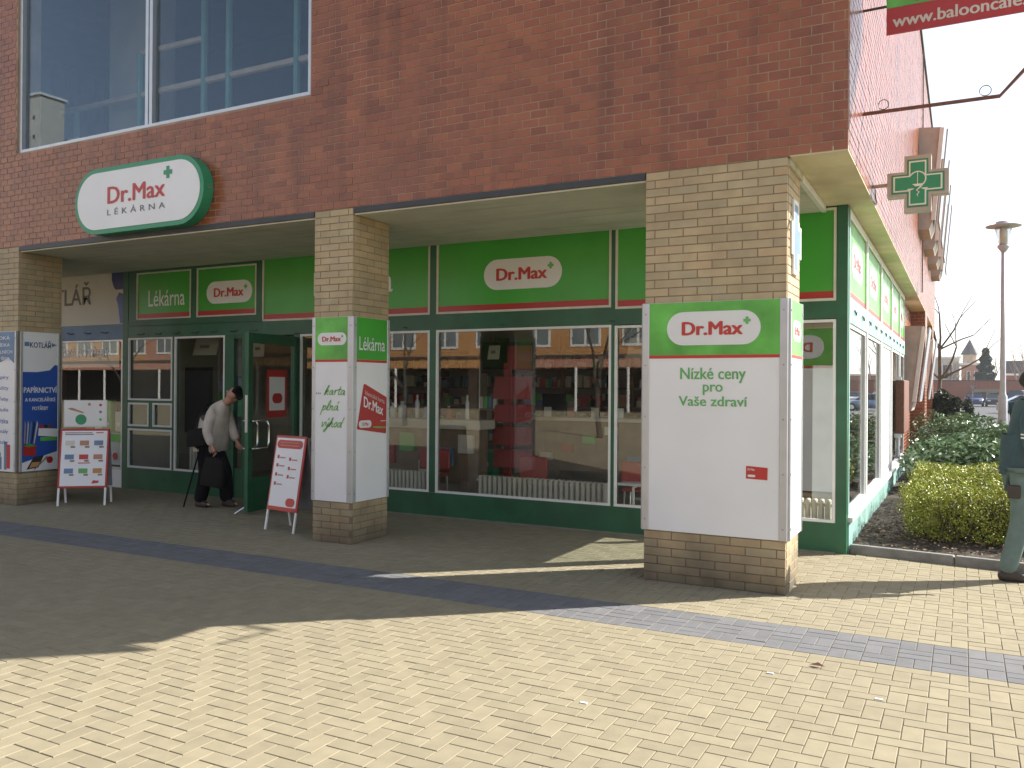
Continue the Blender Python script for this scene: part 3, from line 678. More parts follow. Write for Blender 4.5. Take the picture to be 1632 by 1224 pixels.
shear_z(MB().sheet(rect(.03, .272, 1.262, 1.278), -.0295).build('card_line', 'green_bright', t), -.05, .03); MB().sheet(rect(.17, .272, 1.33, 1.34), -.0295).build('card_line', 'frame_cream', t)
t = panel('plain poster board on the back of the middle pillar', (-5.325, .66, 0), math.pi, -.27, .27, .05, .05)
# stationery posters on the far pillar
t = panel('blue stationery poster with pencils and paints on the inner side of far pillar', (-11.027, .32, 0), math.pi/2, -.30, .30, .035, .035, .47, 2.48, green=None)
MB().sheet([(-.265, 1.9), (-.265, .60), (.265, .74), (.265, 2.0), (.22, 2.01), (.14, 1.93), (-.05, 1.9)], -.027).build('blue_field', 'blue_print', t)
text(t, 'KOTLÁŘ', -.16, .16, 2.25, 2.36, -.027, 'navy_print', .02)
MB().sheet([(-.24, 2.27), (-.17, 2.27), (-.17, 2.33), (-.24, 2.33)], -.027).sheet([(.17, 2.33), (.17, 2.27), (.25, 2.30)], -.027).build('pencil_mark', 'blue_paint', t)
text(t, 'PAPÍRNICTVÍ', -.25, .25, 1.60, 1.70, -.030, 'white_print', .02); text(t, 'A KANCELÁŘSKÉ', -.23, .23, 1.475, 1.545, -.030, 'white_print', .02); text(t, 'POTŘEBY', -.12, .12, 1.35, 1.42, -.030, 'white_print', .02)
pic = MB()
MB().sheet([(-.265, .478), (.265, .478), (.265, .735), (-.265, .595)], -.027).build('picture', 'white_print', t)
MB().sheet([(-.03, .98), (.265, .95), (.265, 1.07), (-.02, 1.09)], -.030).build('picture', 'white_print', t)
for k, c in enumerate(('red_print', 'letter_black', 'rust_metal', 'blue_print')): MB().sheet(rect(-.01+.065*k, .045+.065*k, 1.085, 1.135), -.033).build('picture', c, t)
MB().sheet(rect(.0, .25, .90, .955), -.033).build('picture', 'green_bright', t)
MB().sheet([(-.24, .70), (-.07, .69), (-.06, .84), (-.25, .85)], -.030).build('picture', 'red_print', t); MB().sheet([(-.25, .845), (-.15, .87), (-.06, .842), (-.15, .82)], -.033).build('picture', 'green_bright', t)
MB().sheet([(-.2, .5), (-.02, .52), (.06, .69), (-.09, .68)], -.030).build('picture', 'letter_black', t); MB().sheet([(-.16, .52), (-.04, .535), (0, .60), (-.12, .60)], -.033).build('picture', 'orange_plaster', t)
MB().sheet([(-.10, .485), (-.08, .49), (.12, .66), (.10, .68)], -.036).build('picture', 'paver_yellow', t); MB().sheet(disc(.15, .62, .05), -.030).build('picture', 'red_print', t)
for k in range(5): MB().sheet([(-.24+.035*k, .87), (-.225+.035*k, .87), (-.215+.045*k, 1.15), (-.23+.045*k, 1.2)], -.033).build('picture', ('interior_floor', 'counter_light', 'blue_paint', 'interior_dark', 'frame_cream')[k], t)
t = panel('white and blue stationery price list poster on the front of far pillar', (-11.65, 0, 0), 0, -.62, .62, .05, .03, .47, 2.48, green=None)
MB().sheet([(-.57, 2.47), (-.57, 1.95), (.1, 2.0), (.3, 2.05), (.45, 2.1), (.58, 2.02), (.58, 2.47)], -.027).build('blue_field', 'blue_paint', t)
for k, b in enumerate(('ŠIROKÁ', 'NABÍDKA', 'ŠKOLNÍCH', 'POTŘEB')): text(t, b, .05, .48 if k != 2 else .54, 2.36-.1*k, 2.42-.1*k, -.030, 'white_print', .02)
for k, b in enumerate(('Papíry', 'Vzory, sešity', 'Psací potřeby', 'Barvy, tuše', 'Pravítka', 'Penály', 'Batohy')): text(t, b, .45-.05*len(b), .45, 1.78-.155*k, 1.85-.155*k, -.027, 'blue_print', .0)
for a, b, c, d, q in ((.42, .5, .52, .86, 'red_letter'), (.36, .415, .5, .9, 'blue_paint'), (.0, .3, .5, .68, 'blue_paint'), (.05, .28, .683, .74, 'green_bright')): MB().sheet(rect(a, b, c, d), -.027).build('picture', q, t)
t = panel('plain back board on the far pillar', (-11.65, .66, 0), math.pi, -.6, .6, .05, .05)
# oval sign above the arcade
os_ = thing('oval_sign', 'big oval lightbox sign with red lettering and green rim on the brick wall', 'sign', (-8.365, 0, 4.1))
MB().prism(pill(-1.195, 1.195, -.425, .425, 20), 1, -.16, -.012).build('rim', 'sign_green', os_)
MB().prism(pill(-1.135, 1.135, -.368, .368, 20), 1, -.166, -.161).build('face', 'white_print', os_)
text(os_, 'Dr.Max', -.535, .54, -.055, .165, -.170, 'red_letter', .025); text(os_, 'LÉKÁRNA', -.535, .54, -.20, -.105, -.170, 'letter_grey', .004, spacing=1.7)
MB().sheet(plus(.585, .235, .075, .027), -.170).build('logo_plus', 'sign_green', os_); bx('catch', 'chrome', os_, 1.196, 1.2, -.1, -.06, -.01, .01)
# pharmacy cross
cs = thing('pharmacy_cross', 'green pharmacy cross sign on an arm from the sunlit side wall', 'sign', (.41, 2.29, 3.84))
def cr(a, b): return plus(0, 0, a, b)
MB().prism(cr(.285, .125), 1, -.07, .07).build('housing', 'beige_metal', cs)
MB().prism(cr(.245, .098), 1, -.074, -.0705).build('face', 'letter_grey', cs); MB().prism(cr(.24, .094), 1, -.078, -.0745).build('face_green', 'sign_green', cs)
MB().prism(cr(.226, .080), 1, -.080, -.0785).build('outline', 'frost', cs); MB().prism(cr(.210, .066), 1, -.083, -.0805).build('inner', 'sign_green', cs)
sn = MB().tube([(.075*math.cos(a)-.0, -.085, .04+.075*math.sin(a)) for a in np.linspace(2.7, -.9, 14)]+[(.02, -.085, -.05), (-.01, -.085, -.075), (.015, -.085, -.095), (-.005, -.085, -.12), (.005, -.085, -.14)], [.004]+[.007]*13+[.007, .006, .006, .005, .003], 6)
sn.build('snake', 'frost', cs)
MB().sheet([(-.05, -.01), (.05, -.01), (.02, -.035), (-.02, -.035)], -.086).sheet(rect(-.003, .003, -.01, .11), -.086).sheet([(-.1, -.055), (-.03, -.055), (-.05, -.07), (-.08, -.07)], -.086).sheet([(.03, -.055), (.1, -.055), (.08, -.07), (.05, -.07)], -.086).build('bowl', 'frost', cs)
MB().tube([(-.41, 0, .02), (-.285, 0, .02)], .02, 8).build('arm', 'beige_metal', cs)
MB().tube([(-.41, .02, 0), (-.40, .1, -.15), (-.43, -.3, -.16)], .006, 5).build('wire', 'dark_steel', cs)
# banner on the side wall
bn = thing('cafe_banner', 'red and green cafe banner with white web address hanging from the corner', 'banner', (.2, 1.04, 4.95))
bx('board', 'red_print', bn, 0, 1.27, -.012, .012, 0, .235); bx('upper_field', 'green_bright', bn, 0, 1.27, -.012, .012, .237, 1.5)
text(bn, 'www.balooncafe.cz', .05, 1.22, .055, .165, -.014, 'kotlar_white', .025)
MB().sheet([(.17, .29), (.26, .255), (.28, .36)], -.015).build('red_shape', 'red_print', bn); MB().sheet([(.19, .295), (.25, .272), (.265, .345)], -.018).build('white_shape', 'white_print', bn)
MB().tube([(-.2, 0, .26), (0, 0, .262)], .012, 6).tube([(-.2, 0, 1.3), (0, 0, 1.3)], .012, 6).build('arm', 'dark_steel', bn)
br = thing('wall_bracket', 'rusty red iron bracket with two small rings below the cafe banner', 'bracket', (0, 1.14, 4.29))
MB().tube([(0, 0, 0), (1.1, 0, 0), (1.32, 0, .24), (1.5, 0, .45)], .019, 4).build('bar', 'rust_metal', br)
for x in (.17, .99): MB().tube([(x+.045*math.cos(a), 0, .065+.045*math.sin(a)) for a in np.linspace(0, 6.283, 19)], .004, 6, False).build('ring', 'dark_steel', br)
# sandwich boards
def aboard(label, loc, rz, w_, z0, z1, topper=False):
    t = thing('sandwich_board', label, 'sandwich board', loc, rz, 'sandwich boards in front of the shop'); th = math.atan(.19/z1)
    for side in (0, 1):
        f = bx('panel' if side == 0 else 'back_panel', 'red_print' if side == 0 else 'grey_metal', t, -w_/2, w_/2, -.012, .012, z0, z1, .006)
        f.location = (0, (-.19 if side == 0 else .19), 0); f.rotation_euler = (-th, 0, 0) if side == 0 else (th, 0, 0)
        for s_ in (-1, 1):
            lg = bx('leg', 'frame_white', t, s_*(w_/2-.022)-.014, s_*(w_/2-.022)+.014, -.009, .009, 0, z0+.02); lg.location = f.location; lg.rotation_euler = f.rotation_euler
        if side == 0:
            MB().sheet(rect(-w_/2+.03, w_/2-.03, z0+.03, z1-.03), -.015).build('sheet', 'white_print', f); F = f
        else: MB().sheet(rect(-w_/2+.03, w_/2-.03, z0+.03, z1-.03), .013).build('sheet', 'kotlar_white', f)
    return t, F
t, F = aboard('red framed sandwich board with product price list and picture on top', (-10.36, .59, 0), math.atan2(.383, .456), .66, .25, 1.10, True)
cols = ('green_letter', 'navy_print', 'blue_paint', 'blue_print', 'red_letter', 'red_print', 'blue_paint', 'green_letter', 'orange_plaster')
for k in range(9):
    cx, cz = -.19+.19*(k % 3), .90-.2*(k//3)
    MB().sheet(rect(cx-.06, cx+.06, cz-.04, cz+.03), -.018).build('product', 'red_letter' if k == 4 else ('kotlar_white', 'pink_plaster', 'blue_paint', 'blue_paint', '', 'pink_plaster', 'blue_paint', 'green_letter', 'orange_plaster')[k], F)
    MB().sheet(rect(cx+.01, cx+.07, cz-.075, cz-.05), -.018).build('price_spot', 'paver_yellow', F)
for z, a, b, c in ((1.035, -.26, .1, 'pink_plaster'), (1.035, .15, .25, 'red_letter'), (1.01, -.26, .12, 'blue_paint'), (.60, -.07, .09, 'red_letter')): MB().sheet(rect(a, b, z, z+.014), -.018).build('print_line', c, F)
MB().sheet([(.12, .31), (.21, .32), (.22, .35), (.14, .36)], -.018).build('print_blot', 'red_letter', F)
tp = bx('topper', 'kotlar_white', t, -.29, .29, -.006, .006, 1.11, 1.50); tp.location = (0, .0, 0)
MB().sheet(rect(-.28, .28, 1.13, 1.49), -.009).build('sheet', 'pill_white', tp); MB().sheet(disc(-.06, 1.22, .075), -.012).build('print_blot', 'sign_green', tp)
MB().sheet([(-.24, 1.38), (-.2, 1.36), (-.03, 1.31), (-.02, 1.325), (-.18, 1.39)], -.012).build('print_blot', 'pink_plaster', tp)
for x, z, c in ((.05, 1.44, 'pink_plaster'), (.2, 1.43, 'red_letter'), (.2, 1.33, 'blue_paint'), (.2, 1.22, 'green_letter')): MB().sheet(disc(x, z, .02), -.012).build('print_blot', c, tp)
t, F = aboard('leaning red sandwich board with a short numbered offer list', (-6.29, .43, 0), -.15, .56, .24, 1.14)
MB().sheet(pill(-.235, .235, .985, 1.085), -.018).build('heading', 'red_letter', F)
for z in (1.05, 1.015): MB().sheet(rect(-.17, .17, z, z+.012), -.021).build('print_line', 'pink_plaster', F)
for k in range(7):
    x = -.2 if k < 4 else .02; z = (.86, .76, .65, .54, .84, .73, .63)[k]
    MB().sheet(rect(x, x+.035, z, z+.04), -.018).build('print_mark', 'red_print' if k != 5 else 'red_letter', F); MB().sheet(rect(x+.05, x+.15, z+.005, z+.02), -.018).build('print_line', 'pink_plaster', F)
MB().sheet(pill(.06, .225, .30, .40, 6), -.018).build('print_blot', 'red_letter', F)
MB().sheet(rect(-.25, .25, .245, .29), -.018).build('footer', 'red_letter', F)
# ================================================================== STREET LAMP, SIGN, CARS
lp = thing('street_lamp', 'tall lilac grey lamp post with flat disc lamp beyond the bushes', 'street lamp', (1.56, 13.0, 0))
MB().lathe([(.085, 0), (.085, 1.6), (.06, 1.66), (.055, 1.8), (.04, 4.62)], n=14).build('pole', 'lamp_post_paint', lp, True)
MB().lathe([(.04, 4.60), (.11, 4.70), (.115, 4.74), (.10, 4.75)], n=18).build('collar', 'lamp_post_paint', lp, True)
MB().lathe([(.095, 4.755), (.165, 5.12), (.16, 5.12), (.09, 4.76)], n=20).build('lamp_glass', 'lamp_glass', lp, True)
MB().lathe([(.075, 4.76), (.075, 5.04), (.05, 5.12)], n=14).build('lamp_core', 'frost', lp, True)
MB().lathe([(.05, 5.125), (.33, 5.135), (.335, 5.15), (.15, 5.19), (.14, 5.235), (.05, 5.245)], n=28).build('lamp_disc', 'lamp_post_paint', lp, True)
yd = thing('yield_sign', 'small triangular road sign on a thin post by the car park', 'road sign', (1.25, 40, 0))
MB().tube([(0, 0, 0), (0, 0, 1.95)], .025, 6).build('post', 'grey_metal', yd); MB().sheet([(-.13, 1.97), (.13, 1.97), (0, 1.70)], -.03, .01).build('plate', 'grey_metal', yd)
mat('car_blue', (.02, .04, .16), .3, .05, 3, coat=.6); mat('car_dark', (.02, .022, .025), .3, .05, 3, coat=.6); mat('car_white', (.6, .62, .65), .3, .05, 3, coat=.6); mat('car_pale', (.25, .33, .45), .3, .05, 3, coat=.6); mat('car_red', (.3, .03, .03), .3, .05, 3, coat=.6)
mat('car_glass', (.02, .025, .03), .08, 0, spec=.8); mat('tyre', (.015, .015, .015), .8, .1, 8)
def car(label, loc, rz, col, L=4.3, H=1.45):
    t = thing('parked_car', label, 'car', loc, rz, 'cars parked in the car park'); W = .86; h = H/1.45
    prof = [(-L/2, .35, .55), (-L/2+.05, .62, .72), (-L/2+.25, .78, .86), (-L/2+1.1, .92, .9), (-.3*L/4.3, .94, .9), (L/2-1.2, .95, .9), (L/2-.25, .93, .88), (L/2-.02, .75, .8), (L/2, .38, .7)]
    v = []; f = []
    for x, z, wd in prof:
        v += [(x, -wd, .22), (x, -wd, z*h-.12), (x, -wd+.08, z*h), (x, wd-.08, z*h), (x, wd, z*h-.12), (x, wd, .22)]
    n = len(prof)
    for i in range(n-1):
        for k in range(5): f.append((i*6+k, i*6+k+1, i*6+7+k, i*6+6+k))
        f.append((i*6+5, i*6, i*6+6, i*6+11))
    f += [tuple(range(6)), tuple(range((n-1)*6+5, (n-1)*6-1, -1))]
    MB().add(v, f).build('body', col, t, True)
    a, b, c, d = -L/2+1.05, -.35, L/2-1.35, L/2-.45; z0, z1 = .92*h, H
    gl = [(x, s_*q, z) for s_ in (-1, 1) for x, q, z in ((a, .8, z0), (b, .62, z1-.03), (c, .62, z1-.03), (d, .78, z0+.02))]
    MB().add(gl, [(0, 1, 2, 3), (7, 6, 5, 4), (0, 4, 5, 1), (3, 2, 6, 7)]).build('window_band', 'car_glass', t)
    MB().box(b-.05, c+.05, -.64, .64, z1-.04, z1, .015).build('roof', col, t)
    for s_ in (-1, 1):
        for x in (-L/2+.85, L/2-.85):
            wh = MB().tube([(x, s_*.74, .31), (x, s_*.92, .31)], .31, 16).build('wheel', 'tyre', t); MB().tube([(x, s_*.921, .31), (x, s_*.93, .31)], .19, 12).build('rim', 'chrome', wh)
        MB().box(-L/2-.01, -L/2+.12, s_*.62-.14, s_*.62+.14, .58, .70, .02).build('headlight', 'frost', t); MB().box(L/2-.08, L/2+.015, s_*.66-.1, s_*.66+.1, .62, .78, .02).build('tail_light', 'red_letter', t)
    MB().box(-L/2-.04, -L/2+.1, -.75, .75, .28, .45, .03).build('bumper', 'car_dark', t)
    return t
Q = math.pi/2
car('dark blue car parked left of the black car, behind the round dark shrub', (1.9, 97, 0), Q, 'car_blue'); car('black car parked between two blue cars in the car park', (3.9, 97, 0), Q, 'car_dark')
car('tall bright blue van parked behind the street lamp pole', (6.4, 96, 0), Q*1.5, 'car_blue', 4.6, 1.75); car('pale blue car nearest to the lamp in the car park', (5.3, 68, -.02), Q*2.1, 'car_pale', 4.2, 1.4)
car('white car seen between the building corner and the dark shrub', (-1.4, 98, 0), Q, 'car_white'); car('red car at the far left of the car park', (-4.2, 102, 0), Q, 'car_red'); car('white car far right in the car park behind the walking man', (9.6, 97, 0), Q, 'car_white')
# ================================================================== FAR BUILDINGS
lb = thing('brick_wall', 'long low dark red brick wall at the back of the car park', 'wall', (6, 128, 0))
bx('wall', 'brick_red', lb, -40, 60, 0, .5, 0, 3.0); bx('coping', 'roof_dark', lb, -40, 60, -.05, .55, 3.0, 3.15)
gg = thing('garage', 'low yellow fronted garage in front of the brick wall', 'garage', (3.8, 126, 0))
bx('body', 'brick_red', gg, -1.6, 1.5, 0, 1.4, 0, 1.75); bx('fascia', 'paver_yellow', gg, -1.62, 1.52, -.06, -.005, 1.5, 1.9); bx('door', 'roof_dark', gg, -1.2, -.2, -.05, -.004, 0, 1.48); bx('door', 'paver_yellow', gg, -.1, 1.1, -.05, -.004, 0, 1.48)
def house(name, label, cat, x0, x1, y0, y1, h, wall_m, wins=(), roof=None):
    t = thing(name, label, cat, ((x0+x1)/2, y0, 0)); W = (x1-x0)/2
    bx('wall', wall_m, t, -W, W, 0, y1-y0, 0, h)
    bx('roof', 'frame_white' if roof is None else roof, t, -W-.3, W+.3, -.3, y1-y0+.3, h+.002, h+.35)
    for a, b, c, d in wins:
        wf_ = bx('window', 'frame_white', t, a, b, -.06, -.003, c, d); bx('pane', 'car_glass', wf_, a+.1, b-.1, -.08, -.061, c+.1, d-.1)
    return t
house('white_house', 'white flat roofed house behind the low brick wall', 'house', -9, .3, 158, 168, 7.2, 'tower_white', ((-3.5, -2, 3.6, 6), (-1, .5, 3.6, 6), (2, 3.6, 3.6, 6.2)))
house('brick_house', 'house with white porch roof and red brick corner behind the wall', 'house', .6, 4.0, 156, 166, 6.0, 'pink_plaster', ((-.9, -.3, 3.2, 5), (.2, 1.2, 3.2, 5)))
ct = thing('tower', 'dark conical tower roof rising behind the houses', 'tower', (2.25, 222, 0)); MB().lathe([(1.5, 0), (1.5, 10.2)], n=12).build('wall', 'rail_paint', ct); MB().lathe([(2.0, 10.2), (.05, 13.8)], n=8).build('roof', 'roof_dark', ct)
house('grey_house', 'dark grey house with white eaves far right behind bare trees', 'house', 7.6, 18, 168, 178, 4.4, 'brick_red', ((-3, -1.5, 2, 3.5),)); 
house('dark_house', 'tall dim gabled house far right among bare trees', 'house', 8.2, 12, 186, 196, 7.2, 'roof_dark', (), 'roof_dark')
# ================================================================== PLANTS
def tri_leaf(n_, pts, nrm, size, asp, droop=.3):
    """leaf-shaped quads at pts with random directions"""
    P = np.asarray(pts, float); k = len(P)
    d = rng.normal(size=(k, 3)); d[:, 2] *= .6; d += nrm*.5; d /= np.linalg.norm(d, axis=1)[:, None]
    e = np.cross(d, rng.normal(size=(k, 3))); e /= np.linalg.norm(e, axis=1)[:, None]+1e-9
    L = (size*(.7+.6*rng.random(k)))[:, None]; n3 = np.cross(d, e)
    v = np.stack([P-d*L*.5, P+e*L*asp*.5+n3*L*.08, P+d*L*.5-np.array([0, 0, 1])*L*droop*.3, P-e*L*asp*.5+n3*L*.08], 1).reshape(-1, 3)
    return v, np.arange(4*k).reshape(-1, 4)
def cloud(name, v, f, mt, parent):
    me = bpy.data.meshes.new(name); me.vertices.add(len(v)); me.vertices.foreach_set('co', np.asarray(v, float).ravel())
    me.loops.add(f.size); me.loops.foreach_set('vertex_index', f.ravel().astype(np.int32)); me.polygons.add(len(f))
    me.polygons.foreach_set('loop_start', np.arange(0, f.size, f.shape[1], dtype=np.int32)); me.update(calc_edges=True)
    me.materials.append(MATS[mt]); return link(name, me, parent)
# clipped hedge
hx0, hx1, hy0, hy1, hh = .24, 3.9, 3.05, 7.3, .64
hd = thing('hedge', 'clipped low yellow green hedge in the planting bed beside the shop', 'hedge', (2, 5.2, 0))
pts = []; nr = []
sprig = [(random.uniform(hx0, hx1), random.uniform(hy0, hy0+2), random.uniform(.03, .10)) for _ in range(150)]
def hedge_h(x, y): return hh+.05*math.sin(3.1*x+1.3*y)+.04*math.sin(5.3*y-2*x)+.03*math.sin(11*x+7*y)-.10*max(0, 1-(y-hy0)/.35)-.10*max(0, 1-(x-hx0)/.3)
def lump(x, z): return .11*math.sin(4*x+1+2*z)+.07*math.sin(9*x+5*z)+.06*math.sin(17*x-11*z)+.05*math.sin(23*x+19*z)
while len(pts) < 85000:
    u = random.random(); x = random.uniform(hx0, hx1); y = random.uniform(hy0, hy1); q = random.random()**2.2*(.22 if random.random() < .75 else .55)
    if u < .55: p = (x, y, hedge_h(x, y)-q); n_ = (0, 0, 1)
    elif u < .86:
        z = random.uniform(.06, 1)**.8*hh; p = (x, hy0+.12+q*1.6+lump(x, z)+.5*max(0, .24-z)+.5*max(0, z-.48), z); n_ = (0, -1, .2)
    else:
        z = random.uniform(.06, 1)**.8*hh; p = (hx0+.06+q*1.4+.7*lump(y, z)+.5*max(0, .24-z)+.2*max(0, (3.6-y)), y, z); n_ = (-1, 0, .2)
    if len(pts) % 9 == 0:
        s_ = random.choice(sprig); k_ = random.random(); p = (s_[0]+.03*k_+random.gauss(0, .012), s_[1]+random.gauss(0, .012), hedge_h(s_[0], s_[1])-.03+s_[2]*k_); n_ = (0, 0, 1)
    pts.append((p[0]-2, p[1]-5.2, p[2])); nr.append(n_)
v, f = tri_leaf(0, pts, np.array(nr, float), np.full(len(pts), .027), .55)
cloud('foliage', v, f, 'leaf_hedge', hd)
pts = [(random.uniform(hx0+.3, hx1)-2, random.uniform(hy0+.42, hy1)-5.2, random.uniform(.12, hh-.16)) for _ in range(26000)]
v, f = tri_leaf(0, pts, np.zeros((len(pts), 3)), np.full(len(pts), .07), .6); tag(cloud('light_block_leaves', v, f, 'leaf_dark', hd), kind='stuff')  # dark filler leaves added inside to block sun and shade the front
tw = MB()
for k in range(420):
    x, y = random.uniform(hx0+.1, hx1), random.uniform(hy0+.1, hy1) if k % 2 else random.uniform(hy0+.1, hy0+.7); a = random.uniform(-.2, .2); b = random.uniform(-.2, .2)
    tw.tube([(x-2, y-5.2, 0), (x+a*.5-2, y+b*.5-5.2, .3), (x+a-2, y+b-5.2, .58)], [.008, .006, .003], 4, False)
tag(tw.build('branches', 'bark', hd), kind='stuff')
# laurel bushes
def bush(name, label, cat, c, r, n, size, asp, mt, group=None, flat=.8):
    t = thing(name, label, cat, (c[0], c[1], 0), 0, group); pts = []; nr = []
    lob = [(random.uniform(-.5, .5)*r[0], random.uniform(-.5, .5)*r[1], random.uniform(.45, .75)*r[2], random.uniform(.45, .65)) for _ in range(7)]
    while len(pts) < n:
        l = random.choice(lob); d = rng.normal(size=3); d /= np.linalg.norm(d); q = l[3]*(1-.35*random.random()**2)
        p = (l[0]+d[0]*r[0]*q, l[1]+d[1]*r[1]*q, l[2]+d[2]*r[2]*q*.75)
        if p[2] < .04: continue
        pts.append(p); nr.append(d)
    v, f = tri_leaf(0, pts, np.array(nr), np.full(n, size), asp); cloud('foliage', v, f, mt, t)
    b = MB()
    for _ in range(26):
        l = random.choice(lob); b.tube([(random.uniform(-.2, .2)*r[0], random.uniform(-.2, .2)*r[1], 0), (l[0]*.6, l[1]*.6, l[2]*.6), (l[0]+random.uniform(-.3, .3)*r[0], l[1]+random.uniform(-.3, .3)*r[1], l[2]+.2*r[2])], [.02, .014, .005], 5, False)
    b.build('branches', 'bark', t); return t
G = 'glossy laurel bushes behind the hedge'
bush('laurel_bush', 'glossy dark laurel bush directly behind the clipped hedge', 'bush', (1.0, 8.7), (1.05, 1.1, .92), 5200, .115, .34, 'leaf_laurel', G)
bush('laurel_bush', 'silvery laurel bush in the middle of the bed behind the hedge', 'bush', (1.1, 11.3), (1.2, 1.2, 1.12), 4200, .12, .34, 'leaf_laurel', G)
bush('laurel_bush', 'laurel bush against the brick pier beside the wall', 'bush', (.55, 15.0), (.75, 1.3, 1.15), 3600, .12, .34, 'leaf_laurel', G)
bush('laurel_bush', 'laurel bush behind the walking man at the right edge', 'bush', (2.9, 9.3), (1.2, 1.3, .95), 3600, .12, .34, 'leaf_laurel', G)
bush('round_shrub', 'dark round evergreen shrub standing before the car park', 'shrub', (.42, 22, ), (.46, .5, 1.62), 9000, .10, .4, 'leaf_dark')
bush('round_shrub', 'smaller dark shrub right of the round evergreen shrub', 'shrub', (.86, 23.5), (.30, .4, 1.42), 5000, .10, .4, 'leaf_dark')
struct('lawn', MB().box(-.2, 40, 16, 27, -.055, -.01), 'leaf_hedge')
# bare trees
mat('twig_dark', (.12, .10, .085), .9, .2, 5)
def tree(label, loc, H, seed, spread=.55, first=.3, r0=.13, depth=6, mt='bark', group=None, bent=.12, cat='tree', dirs=None):
    rd = random.Random(seed); t = thing('bare_tree', label, cat, loc, 0, group); tk, cw = MB(), MB()
    def grow(p, d, L, r, k):
        n = 3; path = [p]; q = Vector(p); dd = d.copy()
        for _ in range(n):
            dd = (dd+Vector((rd.uniform(-1, 1), rd.uniform(-1, 1), rd.uniform(-.5, .9)))*bent).normalized(); q = q+dd*(L/n); path.append(q.copy())
        rr = [r*(1-.35*i/n) for i in range(n+1)]
        (tk if k == 0 else cw).tube(path, rr, 8 if k < 2 else (5 if k < 4 else 3), False)
        if k >= depth: return
        if k == 0 and dirs:
            for i_, v_, l_, r_ in dirs: grow(path[i_], Vector(v_).normalized(), l_, r_, 2)
            return
        for b in range(2 if k > 1 else 3):
            i = n if b < 2 else 2; a = rd.uniform(0, 6.28); s_ = spread*rd.uniform(.6, 1.3)
            o = dd.orthogonal().normalized(); o.rotate(Matrix.Rotation(a, 3, dd))
            nd = (dd*math.cos(s_)+o*math.sin(s_)).normalized(); nd.z += .08; nd.normalize()
            grow(path[i], nd, L*rd.uniform(.62, .88), rr[i]*.68, k+1)
    grow(Vector((0, 0, -.05)), Vector((0, 0, 1)), H*first, r0, 0)
    tk.build('trunk', mt, t, True); cw.build('crown', mt, t); return t
tree('bare tree with upswept branches just beyond the end of the side wall', (-.03, 27.5, 0), 8.2, 19, .5, .40, .085, 8, 'twig_dark', None, .16, dirs=((3, (.15, .1, 1), 1.3, .045), (3, (.55, .1, .9), 1.3, .04), (3, (.95, -.1, .45), 1.2, .035), (2, (.9, .1, .5), 1.5, .04), (2, (-.7, .3, .7), 1.6, .05), (3, (-.3, -.5, .9), 1.5, .05), (2, (.5, -.7, .7), 1.5, .045)))
TG = 'bare trees beyond the car park'
for x, y, h, sd_, lb_ in ((5.4, 150, 9.5, 21, 'grey bare tree just right of the conifer, left of the lamp post'), (7.6, 150, 10.5, 22, 'grey bare tree close right of the lamp post on the far side'), (9.4, 155, 11.5, 23, 'tallest grey bare tree far right beyond the car park'), (12, 150, 11, 24, 'grey bare tree at the extreme right edge of the view'),
        (3.6, 175, 10, 25, 'thin grey bare tree behind the conifer'), (-1.6, 148, 8, 26, 'low bare tree before the white house'), (.9, 148, 7.0, 27, 'low bare tree below the conical tower roof')):
    tree(lb_, (x, y, 0), h, sd_, .42, .30, .34, 7, 'twig_grey', TG, .2)
cf = thing('conifer', 'dark green spreading conifer beside the brick house', 'tree', (3.9, 142, 0)); pts = []; nr = []
while len(pts) < 9000:
    z = random.uniform(.8, 8.2); r = 2.5*(1-z/8.6)**.75*(.8+.2*math.sin(z*5)); a = random.random()*6.28; q = r*(1-.5*random.random()**2); pts.append((q*math.cos(a), q*math.sin(a), z)); nr.append((math.cos(a), math.sin(a), -.2))
v, f = tri_leaf(0, pts, np.array(nr), np.full(len(pts), .42), .35); cloud('crown', v, f, 'conifer_green', cf); MB().tube([(0, 0, 0), (0, 0, 7)], [.2, .05], 8).build('trunk', 'bark', cf)
bl = MB()
# ================================================================== OPPOSITE SIDE OF THE SQUARE (what the windows mirror)
OY = -45
mat('pale_pane', (.16, .19, .20), .1, .1, 1, spec=.8)
ob = thing('orange_house_row', 'long orange and pink house row across the square mirrored in the shop windows', 'building', (-50, OY, 0), math.pi)
def ox(x): return -(x+50)
for k in range(8):
    x0 = -130+20*k; mt = 'orange_plaster' if k % 3 else 'pink_plaster'
    bx('wall', mt, ob, ox(x0+20), ox(x0)-.01, 0, 10, 4.1, 9.8); bx('fascia_band', ('pink_plaster', 'orange_plaster')[k % 3 == 1], ob, ox(x0+20), ox(x0)-.01, -.15, 10, 3.2, 3.95); bx('cornice', 'roof_dark', ob, ox(x0+20), ox(x0)-.01, -.3, 10, 3.952, 4.098)
    bx('shop_back', 'interior_dark', ob, ox(x0+20), ox(x0)-.01, 2.5, 2.8, 0, 3.2)
    for q in range(5):
        x = ox(x0+2+4*q)
        for fl in (4.9, 7.5):
            wf_ = bx('window', 'frame_white', ob, x-1.9, x+.5, -.05, .02, fl-.2, fl+1.7)
            bx('pane', 'pale_pane', wf_, x-1.72, x-.82, -.07, -.051, fl, fl+1.5); bx('pane', 'pale_pane', wf_, x-.6, x+.32, -.07, -.051, fl, fl+1.5)
        MB().tube([(x, -.1, 0), (x, -.1, 3.2)], .11, 8).build('column', 'frame_white', ob)
bx('roof', 'rust_metal', ob, ox(30), ox(-130), -.5, 10, 9.8, 10.1)
tb = house('tower_block', 'tall pale tower block with red balcony strip mirrored in the upper window', 'building', -152, -124, -77, -73, 46, 'tower_white')
